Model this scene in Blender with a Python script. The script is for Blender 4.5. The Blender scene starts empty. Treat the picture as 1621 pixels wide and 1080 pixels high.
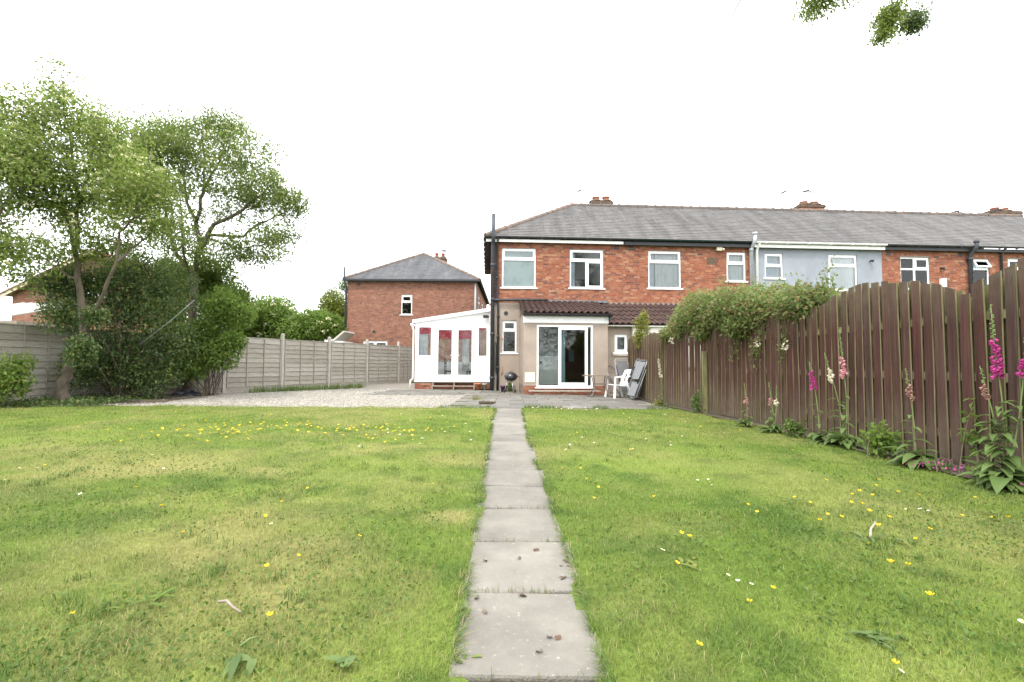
import bpy, math, random
import numpy as np
from mathutils import Vector, Matrix
random.seed(7)
RS = np.random.RandomState
R = math.radians
C = bpy.context.scene.collection
SC = bpy.context.scene

# ------------------------------------------------------------------ camera, sky, sun, exposure
cam_d = bpy.data.cameras.new('camera')
cam = bpy.data.objects.new('camera', cam_d); C.objects.link(cam)
cam_d.sensor_width = 36.0; cam_d.lens = 36.0 * 740 / 1621
cam_d.clip_start = 0.05; cam_d.clip_end = 2000
th, rho = R(2.785), 0.007
fw = Vector((0, math.cos(th), math.sin(th))); up0 = Vector((0, -math.sin(th), math.cos(th))); r0 = Vector((1, 0, 0))
rt = r0 * math.cos(rho) + up0 * math.sin(rho); up = up0 * math.cos(rho) - r0 * math.sin(rho)
m = Matrix((rt, up, -fw)).transposed().to_4x4(); m.translation = (0, 0, 1.05)
cam.matrix_world = m
SC.camera = cam

SUN_EL, SUN_AZ = R(56), R(205)          # azimuth clockwise from +Y (behind the camera, a little left)
world = bpy.data.worlds.new('World'); SC.world = world; world.use_nodes = True
wn = world.node_tree.nodes; wl = world.node_tree.links
bg = wn['Background']
sky = wn.new('ShaderNodeTexSky'); sky.sky_type = 'NISHITA'; sky.sun_disc = False
sky.sun_elevation = SUN_EL; sky.sun_rotation = SUN_AZ; sky.dust_density = 3.0; sky.air_density = 1.0
mixw = wn.new('ShaderNodeMixRGB'); mixw.inputs['Fac'].default_value = 0.88
mixw.inputs['Color2'].default_value = (18.6, 18.9, 19.2, 1)   # the bright even cloud layer
wl.new(sky.outputs['Color'], mixw.inputs['Color1']); wl.new(mixw.outputs['Color'], bg.inputs['Color'])
bg.inputs['Strength'].default_value = 0.1
sun_d = bpy.data.lights.new('sun', 'SUN'); sun = bpy.data.objects.new('sun', sun_d); C.objects.link(sun)
sun_d.energy = 1.5; sun_d.angle = R(10); sun_d.color = (1.0, 0.95, 0.87)
sdir = Vector((math.sin(SUN_AZ) * math.cos(SUN_EL), math.cos(SUN_AZ) * math.cos(SUN_EL), math.sin(SUN_EL)))
sun.rotation_euler = sdir.to_track_quat('Z', 'Y').to_euler(); sun.location = sdir * 60
vs = SC.view_settings
vs.view_transform = 'Standard'; vs.look = 'None'; vs.gamma = 1; vs.use_curve_mapping = False
vs.exposure = 1.08
SC.render.engine = 'CYCLES'
SC.cycles.use_denoising = True
SC.cycles.max_bounces = 8; SC.cycles.transparent_max_bounces = 16
SC.cycles.caustics_reflective = False; SC.cycles.caustics_refractive = False

# ------------------------------------------------------------------ materials
def ramp(nt, cols):
    r = nt.nodes.new('ShaderNodeValToRGB'); e = r.color_ramp.elements
    n = len(cols)
    while len(e) < n: e.new(0.5)
    for i, c in enumerate(cols):
        e[i].position = i / (n - 1) if n > 1 else 0; e[i].color = (*c, 1)
    return r

def mat(name, cols, rough=0.8, rnd=None, scale=3.0, amount=0.25, spec=0.3, bump=0.0, bscale=60.0, sheen=0.0,
        trans=0.0, attr=None, metal=0.0, stretch=None, blotch=None):
    """Procedural material. cols: palette driven by rnd ('island' / 'object') or by noise; amount: noise value variation."""
    mt = bpy.data.materials.new(name); mt.use_nodes = True
    nt = mt.node_tree; N = nt.nodes; L = nt.links
    b = N['Principled BSDF']; out = N['Material Output']
    b.inputs['Roughness'].default_value = rough; b.inputs['Specular IOR Level'].default_value = spec
    b.inputs['Metallic'].default_value = metal
    geo = N.new('ShaderNodeNewGeometry')
    pos = geo.outputs['Position']
    if stretch:
        mp = N.new('ShaderNodeMapping'); mp.inputs['Scale'].default_value = stretch; L.new(pos, mp.inputs['Vector']); pos = mp.outputs['Vector']
    nz = N.new('ShaderNodeTexNoise'); nz.inputs['Scale'].default_value = scale; nz.inputs['Detail'].default_value = 6
    nz.inputs['Roughness'].default_value = 0.65
    L.new(pos, nz.inputs['Vector'])
    if not isinstance(cols, list): cols = [cols]
    if attr:
        at = N.new('ShaderNodeAttribute'); at.attribute_name = attr; colout = at.outputs['Color']
    else:
        rp = ramp(nt, cols if len(cols) > 1 else [cols[0], cols[0]])
        if rnd == 'island': L.new(geo.outputs['Random Per Island'], rp.inputs['Fac'])
        elif rnd == 'object':
            oi = N.new('ShaderNodeObjectInfo'); L.new(oi.outputs['Random'], rp.inputs['Fac'])
        else: L.new(nz.outputs['Fac'], rp.inputs['Fac'])
        colout = rp.outputs['Color']
    if amount:
        mr = N.new('ShaderNodeMapRange'); mr.inputs['From Min'].default_value = 0.3; mr.inputs['From Max'].default_value = 0.7
        mr.inputs['To Min'].default_value = 1 - amount; mr.inputs['To Max'].default_value = 1 + amount
        L.new(nz.outputs['Fac'], mr.inputs['Value'])
        mx = N.new('ShaderNodeMixRGB'); mx.blend_type = 'MULTIPLY'; mx.inputs['Fac'].default_value = 1
        L.new(colout, mx.inputs['Color1']); L.new(mr.outputs['Result'], mx.inputs['Color2']); colout = mx.outputs['Color']
    if blotch:                                   # (colour, scale, threshold, softness): stains, lichen, algae
        bc, bs, bt, bw = blotch
        n2 = N.new('ShaderNodeTexNoise'); n2.inputs['Scale'].default_value = bs; n2.inputs['Detail'].default_value = 8; n2.inputs['Roughness'].default_value = 0.7
        L.new(pos, n2.inputs['Vector'])
        m2 = N.new('ShaderNodeMapRange'); m2.inputs['From Min'].default_value = bt; m2.inputs['From Max'].default_value = bt + bw
        L.new(n2.outputs['Fac'], m2.inputs['Value'])
        mx2 = N.new('ShaderNodeMixRGB'); L.new(m2.outputs['Result'], mx2.inputs['Fac']); L.new(colout, mx2.inputs['Color1'])
        mx2.inputs['Color2'].default_value = (*bc, 1); colout = mx2.outputs['Color']
    L.new(colout, b.inputs['Base Color'])
    if bump:
        n3 = N.new('ShaderNodeTexNoise'); n3.inputs['Scale'].default_value = bscale; n3.inputs['Detail'].default_value = 5
        L.new(pos, n3.inputs['Vector'])
        bp = N.new('ShaderNodeBump'); bp.inputs['Strength'].default_value = bump; bp.inputs['Distance'].default_value = 0.02
        L.new(n3.outputs['Fac'], bp.inputs['Height']); L.new(bp.outputs['Normal'], b.inputs['Normal'])
    if trans:
        tr = N.new('ShaderNodeBsdfTranslucent'); L.new(colout, tr.inputs['Color'])
        ms = N.new('ShaderNodeMixShader'); ms.inputs['Fac'].default_value = trans
        L.new(b.outputs['BSDF'], ms.inputs[1]); L.new(tr.outputs['BSDF'], ms.inputs[2]); L.new(ms.outputs['Shader'], out.inputs['Surface'])
    return mt

def glass_mat(name, tint, ior=1.75, rough=0.0):
    mt = bpy.data.materials.new(name); mt.use_nodes = True
    nt = mt.node_tree; N = nt.nodes; L = nt.links; N.remove(N['Principled BSDF'])
    t = N.new('ShaderNodeBsdfTransparent'); t.inputs['Color'].default_value = (*tint, 1)
    g = N.new('ShaderNodeBsdfGlossy'); g.inputs['Roughness'].default_value = rough
    f = N.new('ShaderNodeFresnel'); f.inputs['IOR'].default_value = ior
    nz = N.new('ShaderNodeTexNoise'); nz.inputs['Scale'].default_value = 2.5
    bp = N.new('ShaderNodeBump'); bp.inputs['Strength'].default_value = 0.02; bp.inputs['Distance'].default_value = 0.05
    L.new(nz.outputs['Fac'], bp.inputs['Height']); L.new(bp.outputs['Normal'], g.inputs['Normal'])
    ms = N.new('ShaderNodeMixShader'); L.new(f.outputs['Fac'], ms.inputs['Fac'])
    L.new(t.outputs['BSDF'], ms.inputs[1]); L.new(g.outputs['BSDF'], ms.inputs[2])
    L.new(ms.outputs['Shader'], N['Material Output'].inputs['Surface'])
    return mt

def wear_up(mt, z0, z1, col, amt):
    """weathered, bleached wood towards the exposed board tops"""
    nt = mt.node_tree; N = nt.nodes; L = nt.links; b = N['Principled BSDF']; src = b.inputs['Base Color'].links[0].from_socket
    g = N.new('ShaderNodeNewGeometry'); sx = N.new('ShaderNodeSeparateXYZ'); L.new(g.outputs['Position'], sx.inputs['Vector'])
    nz = N.new('ShaderNodeTexNoise'); nz.inputs['Scale'].default_value = 7; nz.inputs['Detail'].default_value = 6; L.new(g.outputs['Position'], nz.inputs['Vector'])
    mr = N.new('ShaderNodeMapRange'); mr.inputs['From Min'].default_value = z0; mr.inputs['From Max'].default_value = z1; mr.inputs['To Max'].default_value = amt; L.new(sx.outputs['Z'], mr.inputs['Value'])
    mu = N.new('ShaderNodeMath'); mu.operation = 'MULTIPLY'; L.new(mr.outputs['Result'], mu.inputs[0]); L.new(nz.outputs['Fac'], mu.inputs[1])
    mx = N.new('ShaderNodeMixRGB'); L.new(mu.outputs['Value'], mx.inputs['Fac']); L.new(src, mx.inputs['Color1']); mx.inputs['Color2'].default_value = (*col, 1); L.new(mx.outputs['Color'], b.inputs['Base Color'])
M = {}
M['brick'] = mat('red_brick', [(.11,.055,.045),(.25,.085,.048),(.29,.105,.056),(.21,.07,.042),(.30,.12,.068),(.26,.09,.05),(.15,.065,.05),(.285,.11,.058),(.34,.19,.12),(.24,.08,.046)], .9, 'island', 9, .2, .2, .3, 90, blotch=((.17,.085,.06), .7, .56, .25))
M['brick_far'] = mat('weathered_brick', [(.14,.08,.06),(.24,.11,.075),(.27,.125,.085),(.21,.095,.065),(.30,.16,.11),(.25,.11,.075),(.18,.095,.07)], .9, 'island', 9, .2, .2, .3, 90)
M['brick_plain'] = mat('orange_brick', [(.22,.10,.07),(.27,.13,.09)], .9, None, 12, .15)
M['mortar'] = mat('mortar', [(.20,.155,.125),(.25,.20,.165)], .95, None, 20, .2)
M['slate'] = mat('slate_tile', [(.088,.083,.081),(.098,.093,.09),(.092,.088,.085),(.104,.098,.095),(.082,.077,.076),(.098,.093,.09)], .8, 'island', 1.5, .32, .25, .2, 60, stretch=(1.5,.22,.22), blotch=((.155,.145,.135), 2.6, .56, .2))
M['slate_blue'] = mat('blue_slate_tile', [(.075,.076,.081),(.086,.087,.092),(.08,.081,.086),(.093,.093,.097)], .8, 'island', 1.3, .32, .25, .2, 60, stretch=(1.5,.22,.22), blotch=((.16,.155,.15), 2.4, .55, .2))
M['ridge'] = mat('ridge_tile_clay', [(.11,.095,.088),(.14,.11,.095),(.10,.09,.082),(.16,.12,.10)], .9, 'object', 8, .25)
M['ridge_red'] = mat('hip_tile_clay', [(.15,.12,.105),(.18,.13,.105),(.13,.115,.10)], .9, 'object', 8, .25)
M['pantile'] = mat('brown_pantile', [(.056,.033,.029),(.07,.04,.034),(.05,.031,.028),(.08,.047,.04)], .7, 'object', 5, .2, .3, .15, 60, blotch=((.085,.07,.055), 6, .60, .2))
M['render'] = mat('beige_paint_render', [(.295,.242,.198),(.325,.268,.22)], .85, None, 2.5, .08, .3, .35, 25, blotch=((.235,.19,.15), 1.6, .60, .25))
M['render_blue'] = mat('blue_grey_render', [(.225,.245,.28),(.26,.28,.315)], .85, None, 1.2, .12, .3, .3, 40, blotch=((.30,.315,.345), 0.9, .55, .25))
M['render_white'] = mat('cream_render', [(.48,.46,.41),(.53,.51,.46)], .85, None, 2, .08)
M['upvc'] = mat('white_upvc', [(.80,.81,.82),(.84,.85,.86)], .35, None, 4, .02, .5)
M['upvc_old'] = mat('aged_white_board', [(.70,.70,.68),(.78,.78,.76)], .6, None, 6, .06, .4)
M['white_panel'] = mat('white_board', [(.78,.78,.78),(.82,.82,.82)], .5, None, 3, .04, .4)
M['black'] = mat('black_plastic', [(.018,.019,.022),(.03,.032,.035)], .5, None, 8, .2, .4)
M['dark_pipe'] = mat('dark_grey_pipe', [(.035,.04,.048),(.06,.065,.075)], .55, None, 6, .2, .4)
M['grey_pipe'] = mat('grey_pipe', [(.32,.34,.36),(.40,.42,.44)], .55, None, 6, .15, .4)
M['moss_gutter'] = mat('mossy_black_gutter', [(.012,.02,.018),(.02,.04,.03)], .8, None, 14, .3, .2)
M['gloss_black'] = mat('black_enamel', [(.012,.012,.014),(.02,.02,.022)], .2, None, 6, .1, .6)
M['steel'] = mat('brushed_steel', [(.45,.45,.45),(.55,.55,.55)], .4, None, 10, .1, .5, metal=.8)
M['table_metal'] = mat('bronze_painted_metal', [(.17,.13,.10),(.22,.17,.13)], .5, None, 10, .1, .4)
M['lead'] = mat('lead_flashing', [(.10,.105,.115),(.13,.135,.145)], .95, None, 7, .15, .1)
M['terracotta'] = mat('terracotta', [(.42,.16,.08),(.5,.2,.1)], .85, None, 9, .2)
M['clay_pot'] = mat('red_clay_chimney_pot', [(.36,.11,.07),(.43,.15,.09)], .85, None, 9, .2)
M['flaunch'] = mat('mossy_mortar', [(.06,.045,.032),(.14,.09,.065)], .95, None, 12, .3)
M['lap'] = mat('silvered_fence_board', [(.28,.255,.215),(.345,.32,.275),(.31,.285,.238),(.375,.35,.305)], .9, 'object', 5, .25, .2, .3, 30, stretch=(1,1,9), blotch=((.24,.215,.15), .8, .57, .25))
M['conc_post'] = mat('concrete_post', [(.38,.35,.31),(.44,.41,.36)], .9, None, 8, .15, .2, .3, 70)
M['fence_red'] = mat('red_brown_stained_board', [(.056,.026,.022),(.070,.031,.026),(.078,.037,.031),(.058,.034,.029),(.072,.029,.025),(.064,.032,.027),(.086,.05,.04)], .9, 'object', 3.5, .45, .12, .6, 30, stretch=(12,12,.35), blotch=((.17,.135,.10), 1.2, .56, .16))
M['fence_back'] = mat('algae_green_board', [(.19,.17,.085),(.155,.15,.07),(.21,.18,.105),(.17,.14,.09)], .9, 'object', 4, .35, .2, .2, 40, stretch=(4,4,.6))
M['deck'] = mat('weathered_deck_wood', [(.26,.22,.18),(.34,.29,.24)], .9, 'object', 10, .25, .2, .2, 40)
M['slab'] = mat('path_slab_concrete', [(.188,.175,.150),(.163,.152,.132),(.203,.189,.164),(.148,.139,.121)], .92, 'object', 3, .22, .2, .5, 150, blotch=((.29,.275,.24), 38, .61, .05))
M['patio'] = mat('patio_slab_concrete', [(.132,.125,.11),(.157,.148,.131),(.118,.112,.099),(.176,.167,.148)], .92, 'object', 3, .25, .2, .3, 90, blotch=((.25,.238,.205), 8, .62, .1))
M['joint'] = mat('sandy_joint_soil', [(.17,.155,.12),(.22,.20,.155)], .95, None, 15, .3)
M['gravel'] = mat('pale_gravel', [(.235,.215,.18),(.31,.292,.25),(.185,.168,.14),(.36,.34,.30),(.26,.235,.19),(.145,.133,.115)], .85, 'island', 3, .15)
M['gravel_bed'] = mat('gravel_fines', [(.19,.17,.145),(.25,.23,.20)], .95, None, 60, .3)
M['soil'] = mat('dark_soil', [(.06,.05,.035),(.10,.08,.055)], .95, None, 20, .3, .2, .5, 40)
M['ground'] = mat('rough_grass_ground', [(.07,.10,.03),(.11,.12,.05)], .95, None, 2, .3)
M['lawn'] = mat('lawn_turf', (.1,.15,.03), .95, None, 30, .3, .1, .8, 120, attr='Col')
M['grass'] = mat('grass_blade', (.1,.15,.03), .7, None, 6, .10, .25, trans=.35, attr='Col')
M['bark'] = mat('grey_brown_bark', [(.075,.06,.045),(.115,.096,.072),(.052,.042,.032)], .95, None, 12, .4, .2, 1.0, 22, stretch=(1,1,.3), blotch=((.085,.10,.05), 2.5, .55, .2))
M['bark_dark'] = mat('dark_bark', [(.10,.08,.06),(.15,.12,.09)], .95, None, 9, .3, .2, .6, 30, stretch=(1,1,.35))
def leafm(name, cols, trans=.4, rough=.55, amount=.25, scale=.9, spec=.3):
    return mat(name, cols, rough, 'island', scale, amount, spec, trans=trans)
M['leaf_elder'] = leafm('elder_leaf', [(.15,.215,.042),(.20,.27,.06),(.12,.18,.036),(.26,.31,.085),(.165,.235,.046)], .55)
M['leaf_elder2'] = leafm('elder_leaf_deep', [(.13,.185,.042),(.175,.235,.056),(.105,.155,.036),(.22,.275,.075)], .55)
M['blossom'] = leafm('cream_blossom', [(.62,.60,.34),(.70,.68,.42),(.54,.55,.28)], .3, .8)
M['leaf_holly'] = leafm('dark_evergreen_leaf', [(.062,.11,.038),(.09,.148,.048),(.12,.18,.058),(.075,.128,.042),(.25,.26,.065)], .4, .4, .3, 1.0, .35)
M['leaf_bright'] = leafm('bright_green_leaf', [(.14,.225,.042),(.185,.275,.052),(.105,.18,.036),(.235,.315,.07)], .5)
M['clover'] = leafm('clover_leaf', [(.085,.15,.028),(.11,.18,.034),(.07,.13,.025),(.13,.20,.045)], .35)
M['leaf_bush'] = leafm('hedge_leaf', [(.085,.145,.034),(.12,.19,.042),(.15,.22,.055)], .4)
M['leaf_conifer'] = leafm('golden_conifer', [(.16,.20,.03),(.22,.26,.04),(.12,.16,.025)], .3)
M['leaf_rose'] = leafm('rose_leaf', [(.145,.21,.055),(.195,.26,.075),(.12,.18,.058),(.25,.285,.09),(.24,.21,.10),(.17,.245,.064)], .5)
M['leaf_rose_tip'] = leafm('reddish_rose_shoot', [(.26,.15,.08),(.30,.20,.10),(.22,.20,.08)], .4)
M['leaf_yellow'] = leafm('yellow_green_leaf', [(.22,.25,.05),(.28,.27,.06),(.16,.21,.045)], .45)
M['leaf_fox'] = leafm('foxglove_leaf', [(.11,.175,.05),(.15,.215,.065),(.09,.145,.043)], .4, amount=.2)
M['leaf_dry'] = leafm('withered_leaf', [(.16,.10,.06),(.12,.07,.045),(.09,.055,.04)], .2)
M['stem'] = mat('green_stem', [(.13,.19,.06),(.17,.22,.08)], .7, None, 6, .2)
M['bell_magenta'] = leafm('magenta_bell', [(.50,.055,.27),(.58,.09,.34),(.42,.045,.22)], .35)
M['bell_pink'] = leafm('pale_pink_bell', [(.72,.36,.42),(.76,.46,.50),(.66,.30,.36)], .35)
M['bell_cream'] = leafm('cream_bell', [(.74,.70,.52),(.78,.75,.60)], .35)
M['bell_faded'] = leafm('faded_bell', [(.40,.22,.20),(.46,.30,.24)], .35)
M['yellow'] = leafm('buttercup_petal', [(.78,.52,.01),(.82,.60,.02)], .25, .4)
M['white_petal'] = leafm('daisy_petal', [(.80,.80,.80),(.84,.82,.82)], .25)
M['purple'] = mat('purple_glaze', [(.06,.025,.07),(.09,.04,.10)], .4, None, 6, .2)
M['textile'] = mat('dark_grey_textile', [(.17,.175,.185),(.22,.225,.235)], .8, None, 30, .2)
M['alu'] = mat('grey_metal_tube', [(.28,.29,.30),(.36,.37,.38)], .4, None, 10, .1, .5, metal=.3)
M['chair_white'] = mat('white_moulded_plastic', [(.80,.80,.80),(.84,.84,.84)], .45, None, 5, .03, .4)
M['bag'] = mat('black_bin_bag', [(.015,.017,.025),(.03,.035,.05)], .3, None, 8, .2, .5)
M['cream_box'] = mat('cream_plastic', [(.72,.70,.52),(.76,.74,.56)], .6, None, 5, .05)
M['glass'] = glass_mat('window_glass', (.90,.93,.93), 1.48)
M['glass_dim'] = glass_mat('old_window_glass', (.62,.70,.70), 1.7)
M['obscure'] = mat('teal_obscure_glass', [(.105,.145,.15),(.16,.205,.205),(.12,.16,.165)], .22, None, 1.6, .15, .5, .2, 40)
M['curtain'] = mat('white_net_curtain', [(.70,.72,.73),(.76,.78,.79)], .9, None, 5, .06, trans=.3)
M['curtain_blue'] = mat('pale_blue_curtain', [(.46,.52,.62),(.55,.60,.68)], .9, None, 5, .08, trans=.2)
M['blind_red'] = mat('red_roller_blind', [(.66,.02,.06),(.72,.03,.08)], .8, None, 5, .05, trans=.3)
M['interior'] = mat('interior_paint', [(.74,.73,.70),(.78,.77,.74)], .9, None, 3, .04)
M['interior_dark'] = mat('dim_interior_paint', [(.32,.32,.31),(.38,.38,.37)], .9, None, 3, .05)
M['carpet'] = mat('floor_covering', [(.24,.25,.19),(.28,.29,.23)], .9, None, 20, .15)
M['polycarb'] = mat('polycarbonate_roof', [(.82,.84,.86),(.86,.88,.90)], .4, None, 3, .02, trans=.85)
M['wood_orange'] = mat('orange_wood', [(.40,.20,.08),(.48,.25,.10)], .6, None, 9, .15)
M['dark_wood'] = mat('dark_chair_wood', [(.07,.05,.045),(.10,.07,.06)], .6, None, 9, .15)
M['cyan'] = mat('pale_cyan_curtain', [(.40,.60,.64),(.48,.66,.70)], .8, None, 5, .06, trans=.2)
M['gable_board'] = mat('buff_bargeboard', [(.50,.42,.32),(.56,.48,.38)], .8, None, 5, .1)
M['roof_red'] = mat('red_roof_tile', [(.25,.12,.09),(.30,.15,.11)], .85, None, 4, .2)
M['shed_roof'] = mat('pale_shed_sheet', [(.26,.245,.225),(.31,.295,.27)], .8, None, 5, .2)
M['lamp'] = mat('lamp_housing', [(.50,.46,.34),(.58,.52,.40)], .6, None, 5, .1)

wear_up(M['fence_red'], 1.5, 2.1, (.16,.13,.095), 1.0)
wear_up(M['fence_red'], .75, .05, (.16,.14,.10), .9)
# ------------------------------------------------------------------ mesh helpers
class MB:
    def __init__(s): s.v = []; s.f = []; s.mi = []; s.sm = []
    def add(s, vs, fs, mi=0, smooth=False):
        o = len(s.v); s.v.extend([tuple(v) for v in vs])
        for f in fs: s.f.append(tuple(i + o for i in f)); s.mi.append(mi); s.sm.append(smooth)
    def box(s, x0, x1, y0, y1, z0, z1, mi=0, noback=False):
        vs = [(x0,y0,z0),(x1,y0,z0),(x1,y1,z0),(x0,y1,z0),(x0,y0,z1),(x1,y0,z1),(x1,y1,z1),(x0,y1,z1)]
        fs = [(0,1,5,4),(1,2,6,5),(3,0,4,7),(4,5,6,7),(3,2,1,0)]
        if not noback: fs.append((2,3,7,6))
        s.add(vs, fs, mi)
    def obox(s, a, b, w, h, up=(0,0,1), mi=0):
        """bar from a to b, width w across, height h along up"""
        a = Vector(a); b = Vector(b); d = (b - a).normalized(); u = Vector(up)
        side = d.cross(u)
        if side.length < 1e-4: side = d.cross(Vector((1,0,0)))
        side.normalize(); u = side.cross(d).normalized()
        vs = []
        for p in (a, b):
            for su, ss in ((-1,-1),(-1,1),(1,1),(1,-1)): vs.append(p + side * ss * w / 2 + u * su * h / 2)
        s.add(vs, [(0,1,2,3),(7,6,5,4),(0,4,5,1),(1,5,6,2),(2,6,7,3),(3,7,4,0)], mi)
    def tube(s, pts, rad, n=8, mi=0, cap=True, smooth=True):
        pts = [Vector(p) for p in pts]
        if not isinstance(rad, (list, tuple)): rad = [rad] * len(pts)
        rings = []; prev = None
        for i, p in enumerate(pts):
            d = (pts[min(i+1, len(pts)-1)] - pts[max(i-1, 0)])
            if d.length < 1e-6: d = Vector((0,0,1))
            d.normalize()
            if prev is None:
                ref = Vector((1,0,0)) if abs(d.x) < .8 else Vector((0,1,0)); x = d.cross(ref).normalized()
            else:
                x = prev - d * prev.dot(d)
                if x.length < 1e-5: x = d.cross(Vector((1,0,0)))
                x.normalize()
            y = d.cross(x); prev = x
            rings.append([p + (x * math.cos(2*math.pi*k/n) + y * math.sin(2*math.pi*k/n)) * rad[i] for k in range(n)])
        vs = [v for r in rings for v in r]; fs = []
        for i in range(len(pts)-1):
            for k in range(n):
                k2 = (k+1) % n; fs.append((i*n+k, i*n+k2, (i+1)*n+k2, (i+1)*n+k))
        s.add(vs, fs, mi, smooth)
        if cap:
            o = len(s.v) - len(vs)
            s.f.append(tuple(o + k for k in reversed(range(n)))); s.mi.append(mi); s.sm.append(False)
            e = o + (len(pts)-1)*n
            s.f.append(tuple(e + k for k in range(n))); s.mi.append(mi); s.sm.append(False)
    def lathe(s, prof, c=(0,0,0), n=16, mi=0):
        c = Vector(c); vs = []; fs = []
        for r, z in prof:
            for k in range(n): vs.append(c + Vector((r*math.cos(2*math.pi*k/n), r*math.sin(2*math.pi*k/n), z)))
        for i in range(len(prof)-1):
            for k in range(n):
                k2 = (k+1) % n; fs.append((i*n+k, i*n+k2, (i+1)*n+k2, (i+1)*n+k))
        s.add(vs, fs, mi, True)
    def prism(s, poly, axis_vec, mi=0):
        """extrude a 3-D polygon along a vector"""
        a = Vector(axis_vec); n = len(poly); p = [Vector(q) for q in poly]
        vs = p + [q + a for q in p]
        fs = [tuple(range(n)), tuple(reversed(range(n, 2*n)))] + [(i, i+n, (i+1) % n + n, (i+1) % n) for i in range(n)]
        s.add(vs, fs, mi)
    def mesh(s, name, mats):
        me = bpy.data.meshes.new(name); me.from_pydata(s.v, [], s.f)
        for q in (mats if isinstance(mats, (list, tuple)) else [mats]): me.materials.append(q)
        me.polygons.foreach_set('material_index', s.mi); me.polygons.foreach_set('use_smooth', s.sm)
        me.update(); return me
    def build(s, name, mats, parent=None, loc=None):
        return link(name, s.mesh(name, mats), parent, loc)

def link(name, me, parent=None, loc=None, rot=None):
    o = bpy.data.objects.new(name, me); C.objects.link(o)
    if parent is not None: o.parent = parent
    if loc is not None: o.location = loc
    if rot is not None: o.rotation_euler = rot
    return o
def tag(o, label=None, cat=None, group=None, kind=None):
    if label: o['label'] = label
    if cat: o['category'] = cat
    if group: o['group'] = group
    if kind: o['kind'] = kind
    return o
def thing(name, label, cat, loc=(0,0,0), rz=0, group=None):
    o = bpy.data.objects.new(name, None); C.objects.link(o); o.location = loc; o.rotation_euler = (0,0,rz)
    o.empty_display_size = .2
    return tag(o, label, cat, group)

def np_mesh(name, V, F, material, parent=None, cols=None, smooth=False):
    """V (n,3), F (m,k) all with the same k"""
    me = bpy.data.meshes.new(name); n, k = F.shape
    me.vertices.add(len(V)); me.vertices.foreach_set('co', np.ascontiguousarray(V, dtype=np.float32).ravel())
    me.loops.add(n*k); me.loops.foreach_set('vertex_index', np.ascontiguousarray(F, dtype=np.int32).ravel())
    me.polygons.add(n); me.polygons.foreach_set('loop_start', np.arange(0, n*k, k, dtype=np.int32))
    me.polygons.foreach_set('loop_total', np.full(n, k, dtype=np.int32))
    me.update(calc_edges=True)
    if smooth: me.polygons.foreach_set('use_smooth', np.ones(n, dtype=bool))
    if cols is not None:
        a = me.color_attributes.new('Col', 'FLOAT_COLOR', 'POINT')
        a.data.foreach_set('color', np.ascontiguousarray(np.c_[cols, np.ones(len(cols))], dtype=np.float32).ravel())
    me.materials.append(material); me.validate()
    return link(name, me, parent)

def unit(a): return a / (np.linalg.norm(a, axis=1, keepdims=True) + 1e-9)

def leaves(name, P, Lm, Wm, material, parent, rs, droop=.3, outward=None, fold=.15, jit=.35):
    """one folded diamond leaf per point of P"""
    n = len(P)
    d = unit(rs.normal(size=(n,3)) + np.array([0,0,-droop]) + (0 if outward is None else outward))
    s = unit(np.cross(d, unit(rs.normal(size=(n,3)) * .7 + np.array([0,0,1.0]))))
    nn = np.cross(s, d)
    L = (Lm * (1 + jit * (rs.rand(n)*2-1)))[:,None]; W = (Wm * (1 + jit * (rs.rand(n)*2-1)))[:,None]
    V = np.empty((n,4,3))
    V[:,0] = P; V[:,2] = P + d*L - nn*L*.12
    mid = P + d*L*.5
    V[:,1] = mid + s*W*.5 + nn*W*fold; V[:,3] = mid - s*W*.5 + nn*W*fold
    F = (np.arange(n)*4)[:,None] + np.array([[0,1,2,3]])
    return np_mesh(name, V.reshape(-1,3), F, material, parent)

def vnoise(x, y, seed=0):
    """smooth value noise in numpy"""
    def h(i, j):
        q = (i * 374761393 + j * 668265263 + seed * 974634777) & 0x7fffffff
        q = ((q ^ (q >> 13)) * 1274126177) & 0x7fffffff
        return ((q ^ (q >> 16)) & 0xffff) / 65535.0
    xi = np.floor(x).astype(np.int64); yi = np.floor(y).astype(np.int64); fx = x - xi; fy = y - yi
    fx = fx*fx*(3-2*fx); fy = fy*fy*(3-2*fy)
    return (h(xi,yi)*(1-fx)+h(xi+1,yi)*fx)*(1-fy) + (h(xi,yi+1)*(1-fx)+h(xi+1,yi+1)*fx)*fy
def fbm(x, y, seed=0, o=4):
    t = 0; a = .5; s = 0
    for k in range(o): t = t + a*vnoise(x*2**k, y*2**k, seed+k); s += a; a *= .5
    return t / s

# ------------------------------------------------------------------ ground
PATH = [(1.61, 2.2, -0.19, 0.32), (2.2, 2.81, -0.2, 0.31), (2.81, 3.44, -0.22, 0.29), (3.44, 4.06, -0.23, 0.3), (4.06, 4.67, -0.24, 0.29), (4.67, 5.23, -0.25, 0.24), (5.23, 5.81, -0.27, 0.26), (5.81, 6.38, -0.28, 0.24), (6.38, 6.98, -0.3, 0.23), (6.98, 7.68, -0.31, 0.22), (7.68, 8.42, -0.32, 0.23), (8.42, 9.21, -0.34, 0.23), (9.21, 9.9, -0.35, 0.23), (9.9, 10.57, -0.35, 0.24), (10.57, 11.25, -0.36, 0.25)]
gm = MB(); gm.add([(-300,-60,-.06),(300,-60,-.06),(300,500,-.06),(-300,500,-.06)], [(0,1,2,3)])
tag(gm.build('ground', M['ground']), 'rough ground around the houses and gardens', kind='structure')

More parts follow.
